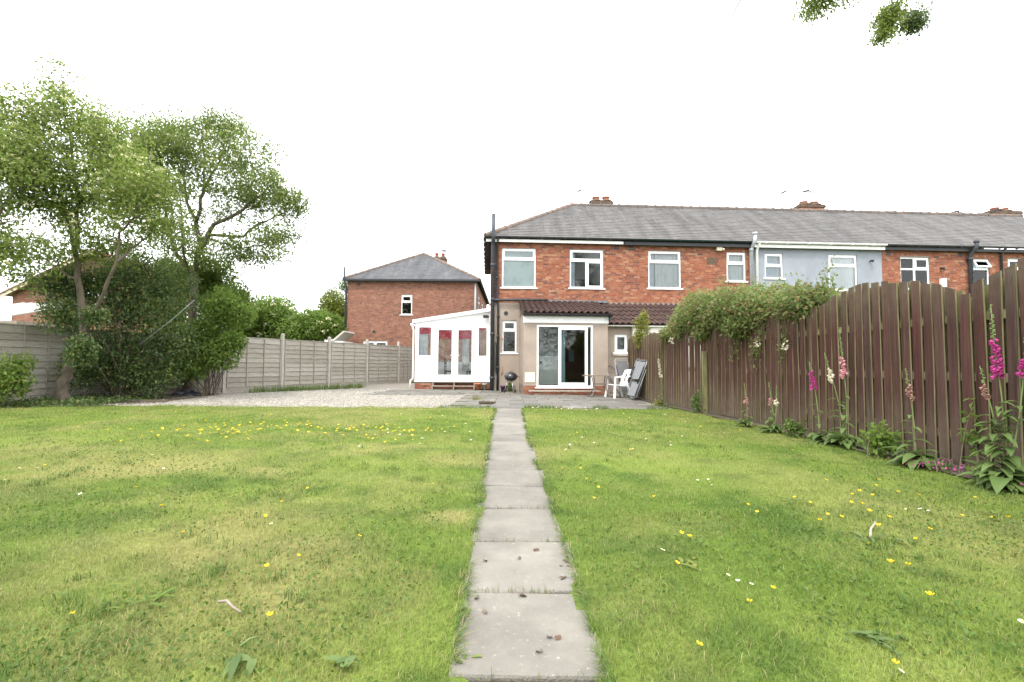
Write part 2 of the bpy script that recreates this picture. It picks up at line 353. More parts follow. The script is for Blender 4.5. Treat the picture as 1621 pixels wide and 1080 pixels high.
def dry_mask(x, y):
    d = fbm(x*.75+3.1, y*.75+1.7, 5, 5)
    m = np.clip((d-.50)/.16, 0, 1)*.55
    f2 = fbm(x*2.2, y*2.2, 41, 3); m = m + np.clip((f2-.52)/.12, 0, 1)*.34
    for cx, cy, rx, ry, w in [(-3.9,5.0,1.5,.45,.75),(-3.2,4.6,1.4,.25,.5),(-5.2,5.6,1.6,.5,.5),(-1.9,2.9,.9,.7,.45),(-.42,3.3,.16,.13,1.4),(-.95,2.1,.4,.4,.5),(-1.6,1.75,.8,.35,.5),(-.6,5.3,.4,.35,.7),
                              (-2.6,6.8,1.2,.3,.35),(.75,3.0,.3,.5,.3),(.55,2.1,.25,.3,.35),(3.0,2.6,.6,.3,.3),(-1.3,4.3,.9,.3,.4),(.32,5.3,.2,.5,.55)]:
        m = m + w*np.exp(-(((x-cx)/rx)**2 + ((y-cy)/ry)**2))
    m = m * np.where(x > .3, .48, .72)
    return np.clip(m, 0, 1)
def lawn_col(x, y):
    g = fbm(x*.8+9, y*.8+4, 11, 4)[:,None]; h = fbm(x*3.3, y*3.3, 23, 3)[:,None]
    a = np.array([.138,.207,.036]); b = np.array([.205,.272,.055]); dk = np.array([.086,.152,.028])
    c = a + (b-a)*np.clip((g-.32)/.36,0,1)
    c = c + (dk-c)*np.clip((h-.50)/.2,0,1)*.75
    far = np.clip((y-4)/6, 0, 1)[:,None]*.45
    c = c + (np.array([.196,.260,.052])-c)*far
    dr = np.array([.35,.31,.125]); m = dry_mask(x, y)[:,None]*.72
    return c + (dr-c)*m
X0, X1, Y0, Y1 = -12.2, 4.9, -3.0, 11.45
nx, ny = 420, 330
gx, gy = np.meshgrid(np.linspace(X0,X1,nx), np.linspace(Y0,Y1,ny)); x = gx.ravel(); y = gy.ravel()
# the lawn's far edge: a little uneven, higher on the left than by the patio
edge = np.where(x < -1.7, 11.35 - .05*np.sin(x*1.7) - .55*np.clip((-7.5-x)/4,0,1), 11.08)
yy = np.minimum(y, edge)
zz = (fbm(x*1.5, y*1.5, 3, 3)-.5)*.045
_pe = np.array(PATH); on = (x > np.interp(y, _pe[:,0]+.3, _pe[:,2])+.03) & (x < np.interp(y, _pe[:,0]+.3, _pe[:,3])-.03)
zz = np.where(on, np.minimum(zz, 0)-.02, zz)
zz = np.where(yy > 10.9, zz*.3-.004, zz)
V = np.c_[x, yy, zz]; I = np.arange(nx*ny).reshape(ny,nx)
F = np.stack([I[:-1,:-1],I[:-1,1:],I[1:,1:],I[1:,:-1]],-1).reshape(-1,4)
lawn = np_mesh('lawn', V, F, M['lawn'], None, lawn_col(x, yy)*.78, True)
tag(lawn, 'back garden lawn either side of the path', kind='structure')
def lawn_z(px, py): return (fbm(px*1.5, py*1.5, 3, 3)-.5)*.045

# soil strip below the fence and under the trees
sb = MB(); sb.add([(4.28,1,.012),(5.4,1,.012),(5.4,7.5,.012),(5.0,11,.012),(4.8,17,.012),(3.85,17,.012),(3.85,12.6,.012),(4.02,10.3,.012),(4.28,7,.012)], [tuple(range(9))])
tag(sb.build('flower_bed', M['soil']), 'narrow soil bed along the foot of the brown fence', kind='structure')
sb = MB(); sb.add([(-12.6,9.7,.01),(-10.2,10.25,.01),(-9.2,11.2,.01),(-8.9,12.3,.01),(-9.3,14.2,.01),(-9.6,15.6,.01),(-12.6,15.6,.01)], [tuple(range(7))])
tag(sb.build('tree_bed', M['soil']), 'bare soil under the trees in the left corner', kind='structure')

# gravel
gb = MB(); gb.add([(-10.4,11.0,-.012),(-1.55,11.0,-.012),(-1.55,25,-.012),(-6,25,-.012),(-10.4,16,-.012)], [(0,1,2,3,4)])
tag(gb.build('gravel_bed', M['gravel_bed']), 'gravelled yard between lawn, fence and conservatory', kind='structure')
rs = RS(4); n = 26000
px_ = rs.uniform(-10.3,-1.5,n); py_ = 11.05 + 8.2*rs.rand(n)**1.25
ok = (px_ > -10.2 + .47*(py_-15.2)*(py_ > 15.2)) & ~((py_ > 15.35) & (px_ > -4.6)) & ~((px_ < -9.1) & (py_ > 11.6) & (rs.rand(n) < .6)) & ~((px_ > -1.75))
px_ = px_[ok]; py_ = py_[ok]; n = len(px_)
sz = rs.uniform(.012,.03,n)*np.where(rs.rand(n)<.05,1.7,1)
a = rs.uniform(0,6.28,n); dirs = np.array([[1,0,0],[0,1,0],[-1,0,0],[0,-1,0],[0,0,.75],[0,0,-.4]])
V = np.empty((n,6,3)); ca, sa = np.cos(a), np.sin(a); el = rs.uniform(.6,1.1,n)
for k in range(6):
    dx, dy, dz = dirs[k]; dy2 = dy*el
    V[:,k,0] = px_ + sz*(dx*ca-dy2*sa); V[:,k,1] = py_ + sz*(dx*sa+dy2*ca); V[:,k,2] = -.004 + sz*dz*rs.uniform(.6,1.1,n) + rs.uniform(0,.008,n)
T = np.array([[0,1,4],[1,2,4],[2,3,4],[3,0,4]]); F = (np.arange(n)*6)[:,None,None] + T
tag(np_mesh('gravel', V.reshape(-1,3), F.reshape(-1,3), M['gravel']), 'pale loose gravel in front of the left fence', kind='stuff')

# path: every slab a piece
pb = MB(); be = [(p[0]+.3, p[2]+.0, p[3]-.0) for p in PATH if p[0] < 10.9]; be = [(.2,-.18,.31)] + be + [(11.07,be[-1][1],be[-1][2])]
for (ya,la,ra),(yb,lb,rb) in zip(be, be[1:]): pb.add([(la,ya,-.012),(ra,ya,-.012),(rb,yb,-.012),(lb,yb,-.012)], [(0,1,2,3)])
path = tag(pb.build('garden_path', M['soil']), 'straight path of single concrete slabs up the lawn to the house', kind='structure')
rs = random.Random(5)
def slab_mesh(w, d, h, rr, sub=3):
    """slab with softened, slightly chipped upper edge"""
    mb = MB(); e = .008
    def ring(inset, z, jit):
        pts = []
        for (ax, ay), (bx, by) in (((-1,-1),(1,-1)),((1,-1),(1,1)),((1,1),(-1,1)),((-1,1),(-1,-1))):
            for k in range(sub):
                t = k/sub; pts.append(((ax+(bx-ax)*t)*(w/2-inset)+rr.uniform(-jit,jit), (ay+(by-ay)*t)*(d/2-inset)+rr.uniform(-jit,jit), z))
        return pts
    r1 = ring(0, -.04, 0); r2 = ring(.001, h-e, .004); r3 = ring(e, h, .003); n = len(r1)
    vs = r1+r2+r3; fs = [(i,(i+1)%n,n+(i+1)%n,n+i) for i in range(n)] + [(n+i,n+(i+1)%n,2*n+(i+1)%n,2*n+i) for i in range(n)] + [tuple(range(2*n,3*n))]
    mb.add(vs, fs); return mb
slab_top = []
for i, (ya, yb, xl, xr) in enumerate([(.4,.99,-.2,.34),(1.0,1.6,-.2,.33)] + PATH):
    w = xr-xl+.045; d = yb-ya-.012
    yb = min(yb, 11.065)
    if yb-ya < .2: break
    d = yb-ya-.012
    o = slab_mesh(w, d, .012, rs).build('path_slab', M['slab'], path, ((xl+xr)/2+.005, (ya+yb)/2, rs.uniform(-.009,-.005)))
    o.rotation_euler = (rs.uniform(-.003,.003), rs.uniform(-.008,.008), rs.uniform(-.015,.015))

# patio: slabs on a sandy bed
pb = MB(); pb.add([(-1.75,11.08,-.015),(3.86,11.08,-.015),(4.1,12.6,-.015),(4.05,18,-.015),(-5.2,19.3,-.015),(-4.72,15.3,-.015),(-1.9,15.35,-.015)], [tuple(range(7))])
patio = tag(pb.build('patio', M['joint']), 'slabbed patio behind the end house', kind='structure')
base_meshes = [slab_mesh(.742,.592,.012,rs,2).mesh('paving_slab', M['patio']) for _ in range(6)]
def patio_slab(xc, yc, rz=0):
    link('paving_slab', rs.choice(base_meshes), patio, (xc, yc, rs.uniform(-.008,.006)), (rs.uniform(-.008,.008), rs.uniform(-.008,.008), rz + rs.uniform(-.01,.01)))
for j in range(9):
    yc = 11.4 + j*.60
    for i in range(-3, 6):
        xc = .34 + i*.755 + (.0 if j % 2 else .36)
        if xc-.37 < -1.82 or xc+.37 > 4.02 - .0*(yc): continue
        if yc > 15.5 and xc > 1.0: 
            if yc > 16.0: continue
        patio_slab(xc, yc)
for j in range(5):
    for i in range(4):
        patio_slab(-2.27 - i*.755 + (.25 if j % 2 else 0), 15.72 + j*.6)
for j in range(3):
    for i in range(2): patio_slab(-1.5+i*.755, 16.85+j*.6)

# ------------------------------------------------------------------ building helpers (house frame: x along facade, y inward, z up)
def wall_holes(mb, x0, x1, z0, z1, y0, y1, holes, mi=0):
    xs = sorted({x0, x1, *[min(max(h[k],x0),x1) for h in holes for k in (0,1)]}); zs = sorted({z0, z1, *[min(max(h[k],z0),z1) for h in holes for k in (2,3)]})
    for a, b in zip(xs, xs[1:]):
        run = None
        for c, d in zip(zs, zs[1:]):
            mx, mz = (a+b)/2, (c+d)/2
            if any(h[0] < mx < h[1] and h[2] < mz < h[3] for h in holes):
                if run: mb.box(a,b,y0,y1,run[0],run[1],mi); run = None
            else: run = (run[0], d) if run else (c, d)
        if run: mb.box(a,b,y0,y1,run[0],run[1],mi)
def bricks(x0, x1, z0, z1, holes, rr, y=-.006, bond=.225, tx=lambda v: v):
    mb = MB(); z = z0; k = 0
    while z + .06 <= z1 + .001:
        x = x0 - (bond/2 if k % 2 else 0)
        row_hdr = k % 4 == 3
        step = bond/2 if row_hdr else bond
        if row_hdr: x = x0 - bond/4
        while x < x1:
            a, b = max(x+.005, x0), min(x+step-.005, x1)
            for h in holes:
                if z+.065 > h[2] and z < h[3]:
                    if a < h[1] and b > h[0]:
                        if a < h[0]: b = h[0]-.001
                        elif b > h[1]: a = h[1]+.001
                        else: b = a
            if b-a > .03:
                d = rr.uniform(-.003,.003)
                vs = [(a,y+d,z),(b,y+d,z),(b,0.0,z),(a,0.0,z),(a,y+d,z+.065),(b,y+d,z+.065),(b,0.0,z+.065),(a,0.0,z+.065)]
                mb.add([tx(v) for v in vs], [(0,1,5,4),(1,2,6,5),(3,0,4,7),(4,5,6,7),(3,2,1,0)])
            x += step
        z += .075; k += 1
    return mb
def window(parent, x0, x1, z0, z1, y, lights, fill='curtain', glass='glass', sill=True, tilt=None, fmat='upvc'):
    """frame with sash rails; lights: (x0,x1,z0,z1,opens) as fractions of the inside"""
    fr = MB(); t = .055; dp = .07; ya = y+.045
    W = x1-x0; H = z1-z0
    fr.box(x0,x0+t,ya,ya+dp,z0,z1); fr.box(x1-t,x1,ya,ya+dp,z0,z1); fr.box(x0+t,x1-t,ya,ya+dp,z1-t,z1); fr.box(x0+t,x1-t,ya,ya+dp,z0,z0+t)
    ix0, ix1, iz0, iz1 = x0+t, x1-t, z0+t, z1-t
    for a in sorted({l[k] for l in lights for k in (0,1)} - {0, 1}):
        zz = [l for l in lights if l[0] == a or l[1] == a]; za = min(l[2] for l in zz); zb = max(l[3] for l in zz)
        xm = ix0 + a*(ix1-ix0); fr.box(xm-.035,xm+.035,ya+.002,ya+dp-.002,iz0+za*(iz1-iz0)+.001,iz0+zb*(iz1-iz0)-.001)
    for c in sorted({l[k] for l in lights for k in (2,3)} - {0, 1}):
        zm = iz0 + c*(iz1-iz0); fr.box(ix0,ix1,ya-.001,ya+dp-.003,zm-.035,zm+.035)
    w = fr.build('window', M[fmat], parent)
    for l in lights:
        a, b, c, d = ix0+l[0]*(ix1-ix0), ix0+l[1]*(ix1-ix0), iz0+l[2]*(iz1-iz0), iz0+l[3]*(iz1-iz0)
        if l[0] > 0: a += .035
        if l[1] < 1: b -= .035
        if l[2] > 0: c += .035
        if l[3] < 1: d -= .035
        gl = glass if len(l) < 6 else l[5]
        if l[4]:
            s = .05; sm = MB(); yb = ya-.018
            sm.box(a-.015,a+s,yb,yb+.05,c-.015,d+.015); sm.box(b-s,b+.015,yb,yb+.05,c-.015,d+.015); sm.box(a+s,b-s,yb+.001,yb+.049,d-s,d+.015); sm.box(a+s,b-s,yb+.001,yb+.049,c-.015,c+s)
            sash = sm.build('sash', M[fmat], w)
            pm = MB(); pm.box(a+s-.005,b-s+.005,yb+.02,yb+.026,c+s-.005,d-s+.005); pane = pm.build('pane', M[gl], w)
            if tilt:
                T = Matrix.Translation((0,yb,d)) @ Matrix.Rotation(-tilt,4,'X') @ Matrix.Translation((0,-yb,-d))
                for q in (sash, pane): q.data.transform(T)
        else:
            pm = MB(); pm.box(a-.01,b+.01,ya+.03,ya+.036,c-.01,d+.01); pm.build('pane', M[gl], w)
    if sill:
        sm = MB(); sm.box(x0-.07,x1+.07,y-.05,ya+.05,z0-.045,z0+.001); sm.build('sill', M[fmat], w)
    if fill:
        cm = MB(); yc = y+.15
        rng = fill if isinstance(fill, list) else [(x0-.05,x1+.05,fill)]
        for (a, b, key) in rng:
            cm = MB(); n = max(4, int((b-a)/.045)); vs = []
            for i in range(n+1):
                xx = a+(b-a)*i/n; yy = yc + .025*math.sin(i*1.7)+.012*math.sin(i*.6)
                vs += [(xx,yy,z0-.05),(xx,yy,z1+.05)]
            cm.add(vs, [(2*i,2*i+2,2*i+3,2*i+1) for i in range(n)], smooth=True)
            cm.build('curtain', M[key], w)
    return w
def slates(p0, u, v, n, length, slope, rr, tw=.30, ex=.205, left=lambda t: 0.0, right=None):
    """lapped slates on a plane; p0 eave-left corner; left/right: trim as a function of the slope fraction"""
    mb = MB(); p0, u, v, n = Vector(p0), Vector(u), Vector(v), Vector(n)
    rows = int(slope/ex)+1
    for k in range(rows):
        s0 = k*ex; s1 = min(s0+ex*1.35, slope)
        if s1-s0 < .03: break
        lo0 = left(s0/slope); hi0 = right(s0/slope) if right else length
        lo1 = left(min(1,s1/slope)); hi1 = right(min(1,s1/slope)) if right else length
        x = -tw*(k % 2)*.5
        while x < length:
            a, b = x+.003, x+tw-.003
            a0, b0 = max(a,lo0), min(b,hi0); a1, b1 = max(a,lo1), min(b,hi1)
            x += tw
            if b0-a0 < .02: continue
            if b1 <= a1: a1 = b1 = min(max((a0+b0)/2, lo1), hi1)
            h = .016 + rr.uniform(-.003,.004); h1 = .003
            q = [p0+u*a0+v*s0+n*h, p0+u*b0+v*s0+n*(h+rr.uniform(-.002,.003)), p0+u*b1+v*s1+n*h1, p0+u*a1+v*s1+n*h1, p0+u*a0+v*s0, p0+u*b0+v*s0]
            mb.add(q, [(0,1,2,3),(4,5,1,0),(4,0,3),(5,2,1)])
    return mb
def ridge_run(parent, a, b, key, r=.12, L=.45):
    a, b = Vector(a), Vector(b); d = b-a; n = max(1, round(d.length/L)); d.normalize(); l = (b-a).length/n
    mb = MB(); k = 7
    side = d.cross(Vector((0,0,1))).normalized(); upv = side.cross(d).normalized()
    vs = []; 
    for (t, rr_) in ((0,r),(l*.86,r),(l*.86,r*1.16),(l*1.02,r*1.16)):
        for i in range(k):
            an = math.pi*(-.12+1.24*i/(k-1)); vs.append(d*t + side*rr_*math.cos(an) + upv*rr_*math.sin(an))
    fs = [(j*k+i,j*k+i+1,(j+1)*k+i+1,(j+1)*k+i) for j in range(3) for i in range(k-1)] + [tuple(range(3*k,4*k)), tuple(reversed(range(k)))]
    mb.add(vs, fs); me = mb.mesh('ridge_tile', M[key])
    for i in range(n): link('ridge_tile', me, parent, a + d*l*i - upv*r*.55 + Vector((0,0,random.uniform(-.008,.008))))
def aerial(parent, p, h, yaw, el=5):
    m_ = MB(); p = Vector(p); m_.tube([p, p+Vector((0,0,h))], .018, 5); t = p+Vector((0,0,h-.05)); d = Vector((math.cos(yaw), math.sin(yaw), .12)); s = Vector((-math.sin(yaw), math.cos(yaw), 0))
    m_.tube([t-d*.45, t+d*.55], .015, 5)
    for i in range(el): q = t + d*(-.4+.9*i/(el-1)); w = .2-.02*i; m_.tube([q-s*w, q+s*w], .010, 4)
    q = t-d*.45; m_.obox(q+s*-.16, q+s*.16, .015, .09)
    return m_.build('aerial', M['black'], parent)
def chimney(parent, x0, x1, y0, y1, z0, z1, pots, rr, key='brick_plain'):
    mb = MB(); mb.box(x0,x1,y0,y1,z0,z1-.16); mb.box(x0-.04,x1+.04,y0-.04,y1+.04,z1-.16,z1-.07); mb.box(x0-.01,x1+.01,y0-.01,y1+.01,z1-.07,z1)
    ch = mb.build('chimney', M['flaunch'], parent)
    b = bricks(x0, x1, z0, z1-.17, [], rr, tx=lambda v: (v[0], y0+v[1], v[2])); bo = b.build('brickwork', M['brick'], ch); bo['kind'] = 'stuff'
    for (px_, h, r) in pots:
        fm = MB(); fm.lathe([(r*2.1,0),(r*1.8,.06),(r*1.2,.12),(0.001,.125)], (px_,(y0+y1)/2,z1), 10); fm.build('flaunching', M['flaunch'], ch)
        pm = MB(); pm.lathe([(r*1.05,.05),(r*.95,h*.8),(r*1.15,h*.82),(r*1.15,h),(r*.85,h),(r*.8,h*.5)], (px_,(y0+y1)/2,z1), 12); pm.build('chimney_pot', M['clay_pot'], ch)
    return ch
def gutter(parent, x0, x1, y, z, key, r=.06, name='gutter'):
    mb = MB(); k = 7; vs = []
    for xx in (x0, x1):
        for i in range(k):
            an = math.pi + math.pi*i/(k-1); vs.append((xx, y + r*math.cos(an), z + r*math.sin(an)))
        for i in range(k):
            an = 2*math.pi - math.pi*i/(k-1); vs.append((xx, y + r*.88*math.cos(an), z + r*.88*math.sin(an)))
    n = 2*k; mb.add(vs, [(i,(i+1)%n,n+(i+1)%n,n+i) for i in range(n)] + [tuple(range(n)), tuple(reversed(range(n,2*n)))])
    xx = x0+.4
    while xx < x1-.1: mb.box(xx,xx+.03,y-r-.006,y+r+.02,z-r-.006,z+.004); xx += .9
    return mb.build(name, M[key], parent)
def pipe(parent, pts, r, key, name='drainpipe', collars=()):
    mb = MB(); mb.tube(pts, r, 10)
    for p, d in collars:
        p = Vector(p); d = Vector(d).normalized(); mb.tube([p-d*.05, p+d*.05], r*1.28, 10)
    return mb.build(name, M[key], parent)

OX, OY, PHI = -.824, 18.2, R(3.0)
def HW(x, y=0, z=0): return (OX + x*math.cos(PHI) - y*math.sin(PHI), OY + x*math.sin(PHI) + y*math.cos(PHI), z)
EZ, RZ, DY = 5.93, 8.64, 3.6                       # eaves, ridge, half depth
su = (RZ-EZ-.06)/(DY+.3); SL = math.hypot(RZ-EZ-.06, DY+.3); cv = Vector((0, (DY+.3)/SL, (RZ-EZ-.06)/SL)); cn = Vector((0, -cv.z, cv.y))
rr = random.Random(11)
def house(label, x0, w, holes, zb, slate='slate', bkey='brick', hip=False, rendered=None, group='houses of the terrace'):
    """one house of the terrace, origin at its left front corner"""
    h = thing('terraced_house', label, 'house', HW(x0), PHI, group)
    mb = MB(); wall_holes(mb, 0, w, 0, EZ, 0, .24, holes); mb.build('wall', M[rendered or 'mortar'], h)
    if not rendered:
        b = bricks(0, w, zb, EZ-.02, holes, rr); o = b.build('brickwork', M[bkey], h); o['kind'] = 'stuff'
    mb = MB()
    mb.box(.0,w,2*DY-.24,2*DY,0,EZ) if not hip else wall_holes(mb, 0, w, 0, EZ, 2*DY-.24, 2*DY, [(4.28,4.6,1.19,1.85),(1.9,3.5,.95,2.4)])  # wider opening is added out of view to light the room inside
    mb.build('front_wall', M['brick_plain'], h)
    if hip: mb = MB(); mb.box(4.27,4.61,2*DY-.13,2*DY-.12,1.18,1.86); mb.build('blind', M['cyan'], h); mb = MB(); mb.box(1.89,3.51,2*DY-.13,2*DY-.12,.94,2.41); mb.build('added_front_window', M['glass'], h)  # cyan sheet only dims the small opening; pane glazes the added wider one
    mb = MB(); mb.box(.001,.2,.241,2*DY-.241,0,EZ-.01); mb.build('party_wall', M['interior'], h)
    mb = MB(); mb.box(w-.12,w-.001,.241,2*DY-.241,0,EZ-.01); mb.build('party_wall', M['interior'], h)
    mb = MB(); mb.box(.21,w-.13,.25,2*DY-.25,.1,.2); mb.build('ground_floor', M['carpet'], h)
    mb = MB(); mb.box(.21,w-.13,.25,2*DY-.25,2.75,2.95); mb.box(.21,w-.13,.25,2*DY-.25,5.7,5.8); mb.build('floor', M['interior'], h)
    # roof: boarding under lapped slates
    rf = MB(); e = .03; xl = -.25 if hip else 0
    lo = (lambda t: t*4.07) if hip else (lambda t: 0)
    A = [(xl,-.3,EZ+.05),(w,-.3,EZ+.05),(w,DY,RZ-.01),(xl+lo(1),DY,RZ-.01)]
    rf.add(A, [(0,1,2,3)]); rf.add([(xl,2*DY+.3,EZ+.05),(w,2*DY+.3,EZ+.05),(w,DY,RZ-.01),(xl+lo(1),DY,RZ-.01)], [(3,2,1,0)])
    if hip: rf.add([(xl,-.3,EZ+.05),(xl,2*DY+.3,EZ+.05),(xl+lo(1),DY,RZ-.01)], [(0,2,1)])
    roof = rf.build('roof', M[slate], h)
    s = slates((xl,-.3,EZ+.06), (1,0,0), cv, cn, w-xl, SL, rr, left=lo); o = s.build('slates', M[slate], roof); o['kind'] = 'stuff'
    if hip:
        hs = math.hypot(4.07, RZ-EZ-.06); hv = Vector((4.07/hs,0,(RZ-EZ-.06)/hs)); hn = Vector((-hv.z,0,hv.x)); ln = 2*(DY+.3)
        s = slates((xl,2*DY+.3,EZ+.06), (0,-1,0), hv, hn, ln, hs, rr, left=lambda t: t*ln/2, right=lambda t: ln-t*ln/2); o = s.build('slates', M[slate], roof); o['kind'] = 'stuff'
        ridge_run(roof, (xl-.02,-.32,EZ+.13), (xl+4.07,DY,RZ+.06), 'ridge_red', .10, .42)
        ridge_run(roof, (xl-.02,2*DY+.32,EZ+.13), (xl+4.07,DY,RZ+.06), 'ridge_red', .10, .42)
        ridge_run(roof, (xl+4.1,DY,RZ+.05), (w,DY,RZ+.05), 'ridge')
    else: ridge_run(roof, (.02,DY,RZ+.05), (w,DY,RZ+.05), 'ridge')
    return h
def airbrick(h, x, z, w=.21):
    mb = MB(); mb.box(x,x+w,-.012,.0,z,z+.065); mb.box(x,x+w,-.012,.0,z+.085,z+.15)
    mb.build('air_brick', M['black'], h)

# ------------------------------------------------------------------ house 1: end of terrace with the patio door extension
hA = [(.41,1.74,4.04,5.60),(3.10,4.44,4.06,5.60),(.44,1.0,1.47,2.75),(1.3,3.9,0.1,2.4)]
A = house('end house of the brick terrace with hipped roof, white bathroom window and beige rear extension', 0, 5.24, hA, 3.45, hip=True)
# side wall brick
b = bricks(0, 7.2, 3.0, EZ-.02, [], rr, tx=lambda v: (v[1]-.0005, 7.2-v[0], v[2])); b.build('side_brickwork', M['brick'], A)['kind'] = 'stuff'
mb = MB(); mb.box(-.012,.0,.01,7.2,0,2.99); mb.build('side_wall', M['render'], A)
# painted render on the ground floor
mb = MB(); wall_holes(mb, -.012, 1.12, 0, 3.43, -.02, -.0005, [(.44,1.0,1.47,2.75)]); mb.build('painted_wall', M['render'], A)
window(A, .41,1.74,4.04,5.60, 0, [(0,1,.74,1,True,'obscure'),(0,1,0,.74,False,'obscure')], None)
window(A, 3.10,4.44,4.06,5.60, 0, [(0,1,.73,1,True),(0,.5,0,.73,False),(.5,1,0,.73,True)], [(3.05,3.32,'curtain_blue')])
window(A, .44,1.0,1.47,2.75, 0, [(0,1,.70,1,True),(0,1,0,.70,False)], None)
mb = MB(); mb.tube([(.58,-.03,3.02),(.58,.01,3.02)], .085, 14); mb.build('round_vent', M['black'], A)
for x_ in (4.98, ): airbrick(A, x_-.1, 5.64)
# eaves: black gutter over a white board
mb = MB(); mb.box(-.22,5.20,-.20,-.17,5.80,5.91); mb.build('fascia', M['upvc_old'], A)
mb = MB(); mb.box(-.2,5.24,-.165,-.001,5.89,5.925); mb.build('soffit', M['black'], A)
gutter(A, -.26, 5.24, -.27, 6.0, 'black', .062)
mb = MB(); mb.box(-.31,-.24,-.2,7.3,5.93,6.0); 
for i in range(9): mb.box(-.34,-.235,i*.82,i*.82+.04,5.86,6.01)
mb.build('side_gutter', M['dark_pipe'], A)
# soil stack, rainwater pipe, horizontal waste pipe
pipe(A, [(.05,-.10,.02),(.05,-.10,5.7),(.06,-.16,5.8),(.06,-.30,5.88),(.06,-.34,6.0),(.06,-.34,6.84)], .075, 'dark_pipe', 'soil_stack', [((.05,-.1,z),(0,0,1)) for z in (.5,2.2,3.55,4.9)])
pipe(A, [(.27,-.08,.02),(.27,-.08,3.35),(.22,-.08,3.5),(.22,-.08,5.7),(.24,-.2,5.85),(.24,-.27,5.95)], .045, 'black', 'drainpipe', [((.27,-.08,z),(0,0,1)) for z in (.9,2.1,2.9)] + [((.22,-.08,4.4),(0,0,1))])
pipe(A, [(.05,-.10,3.5),(.18,-.17,3.52),(1.0,-.17,3.53),(2.1,-.17,3.55),(2.18,-.06,3.56)], .055, 'black', 'waste_pipe')
pipe(A, [(.18,-.09,1.9),(.18,-.09,.9),(.25,-.12,.55),(.25,-.12,.02)], .03, 'black', 'overflow_pipe')
mb = MB(); mb.box(.40,.47,-.05,-.021,2.0,2.06); mb.tube([(.44,-.05,.95),(.45,-.06,.75),(.42,-.05,.6)], .012, 5); mb.build('outside_tap', M['terracotta'], A)
aerial(chimney(A, 4.94,5.96,4.2,4.8,8.2,9.13, [(5.2,.24,.17),(5.70,.26,.17)], rr), (4.75,4.4,8.6), 1.1, .4)
# extension under the lean-to
ex0, ex1, ey_ = 1.12, 4.07, -2.1
mb = MB(); wall_holes(mb, ex0, ex1, .30, 2.74, ey_, ey_+.2, [(1.58,3.53,.26,2.40)])
mb.box(ex0,ex0+.2,ey_+.2,-.021,.30,2.8); mb.box(ex1-.2,ex1,ey_+.2,-.021,.30,2.8); mb.build('extension_wall', M['render'], A)
mb = MB(); mb.box(ex0+.01,ex1-.01,ey_+.012,-.03,.0,.295); mb.build('plinth', M['mortar'], A)
b = bricks(ex0, ex1, .0, .29, [], rr, tx=lambda v: (v[0], ey_+.012+v[1], v[2])); b.build('plinth_brickwork', M['brick'], A)['kind'] = 'stuff'
mb = MB(); mb.box(ex0-.02,ex1+.02,ey_-.03,ey_-.001,2.48,2.735); mb.build('fascia_board', M['white_panel'], A)
mb = MB(); mb.box(ex0-.03,ex1+.10,ey_-.2,ey_-.031,2.715,2.745); mb.box(ex1+.025,ex1+.10,ey_-.2,-1.2,2.58,2.745); mb.build('soffit_board', M['black'], A)
gutter(A, ex0-.05, ex1+.14, ey_-.235, 2.775, 'black', .045)
# right-hand lean-to
ry = -1.0
mb = MB(); wall_holes(mb, ex1, 5.24, 0, 2.52, ry, ry+.2, [(4.61,5.10,1.50,2.18)]); mb.build('scullery_wall', M['render'], A)
window(A, 4.61,5.10,1.50,2.18, ry, [(0,1,0,1,True)], None, 'glass_dim')
mb = MB(); mb.box(4.52,5.2,ry-.05,ry-.001,1.38,1.452); mb.build('stone_sill', M['conc_post'], A)
gutter(A, ex1+.02, 5.24, -1.2, 2.50, 'upvc_old', .045)
def pantile(w=.215, L=.36, n=9):
    mb = MB(); vs = []
    for t in (0, 1):
        for i in range(n):
            s = i/(n-1); z = .034*math.sin(2*math.pi*s+.4)
            vs.append((s*w*1.04, t*L, z + (.04 if t == 0 else .0)))
    for i in range(n): q = vs[i]; vs.append((q[0], q[1]+.004, q[2]-.04))
    mb.add(vs, [(i,i+1,n+i+1,n+i) for i in range(n-1)] + [(2*n+i,2*n+i+1,i+1,i) for i in range(n-1)], smooth=False)
    return mb.mesh('roof_tile', M['pantile'])
PT = pantile()
def pantile_roof(parent, x0, x1, ye, ze, yt, zt, name='lean_to_roof', ex=.30):
    v = Vector((0, yt-ye, zt-ze)); L = v.length; v.normalize(); an = math.atan2(zt-ze, yt-ye); n = Vector((0,-v.z,v.y))
    mb = MB(); a, b, c, d = (Vector(q) for q in ((x0,ye,ze),(x1,ye,ze),(x1,yt,zt),(x0,yt,zt))); o = n*-.05
    mb.add([a,b,c,d,a+o,b+o,c+o,d+o], [(0,1,2,3),(7,6,5,4),(0,4,5,1),(1,5,6,2),(2,6,7,3),(3,7,4,0)]); roof = mb.build(name, M['pantile'], parent)
    rows = int(L/ex); cols = round((x1-x0)/.215)
    for k in range(rows):
        for i in range(cols):
            p = Vector((x0 + i*(x1-x0)/cols, ye, ze)) + v*(k*L/rows - .02) + n*.04
            link('roof_tile', PT, roof, p, (an + random.uniform(-.01,.01), random.uniform(-.015,.015), 0))
    return roof
r1_ = pantile_roof(A, ex0-.03, ex1+.06, -2.38, 2.79, -.03, 3.47)
r2_ = pantile_roof(A, ex1+.07, 5.235, -1.26, 2.53, -.03, 3.43, ex=.29)
mb = MB()
mb.add([(2.2,-.05,3.47),(4.6,-.05,3.47),(4.6,-.012,3.57),(2.2,-.012,3.57),(2.2,-.3,3.45),(4.14,-.3,3.45)], [(0,1,2,3),(4,5,1,0)]); mb.build('lead_flashing', M['lead'], A)
mb = MB(); mb.box(4.6,5.235,-.06,-.012,3.43,3.5); mb.build('mortar_fillet', M['mortar'], A)
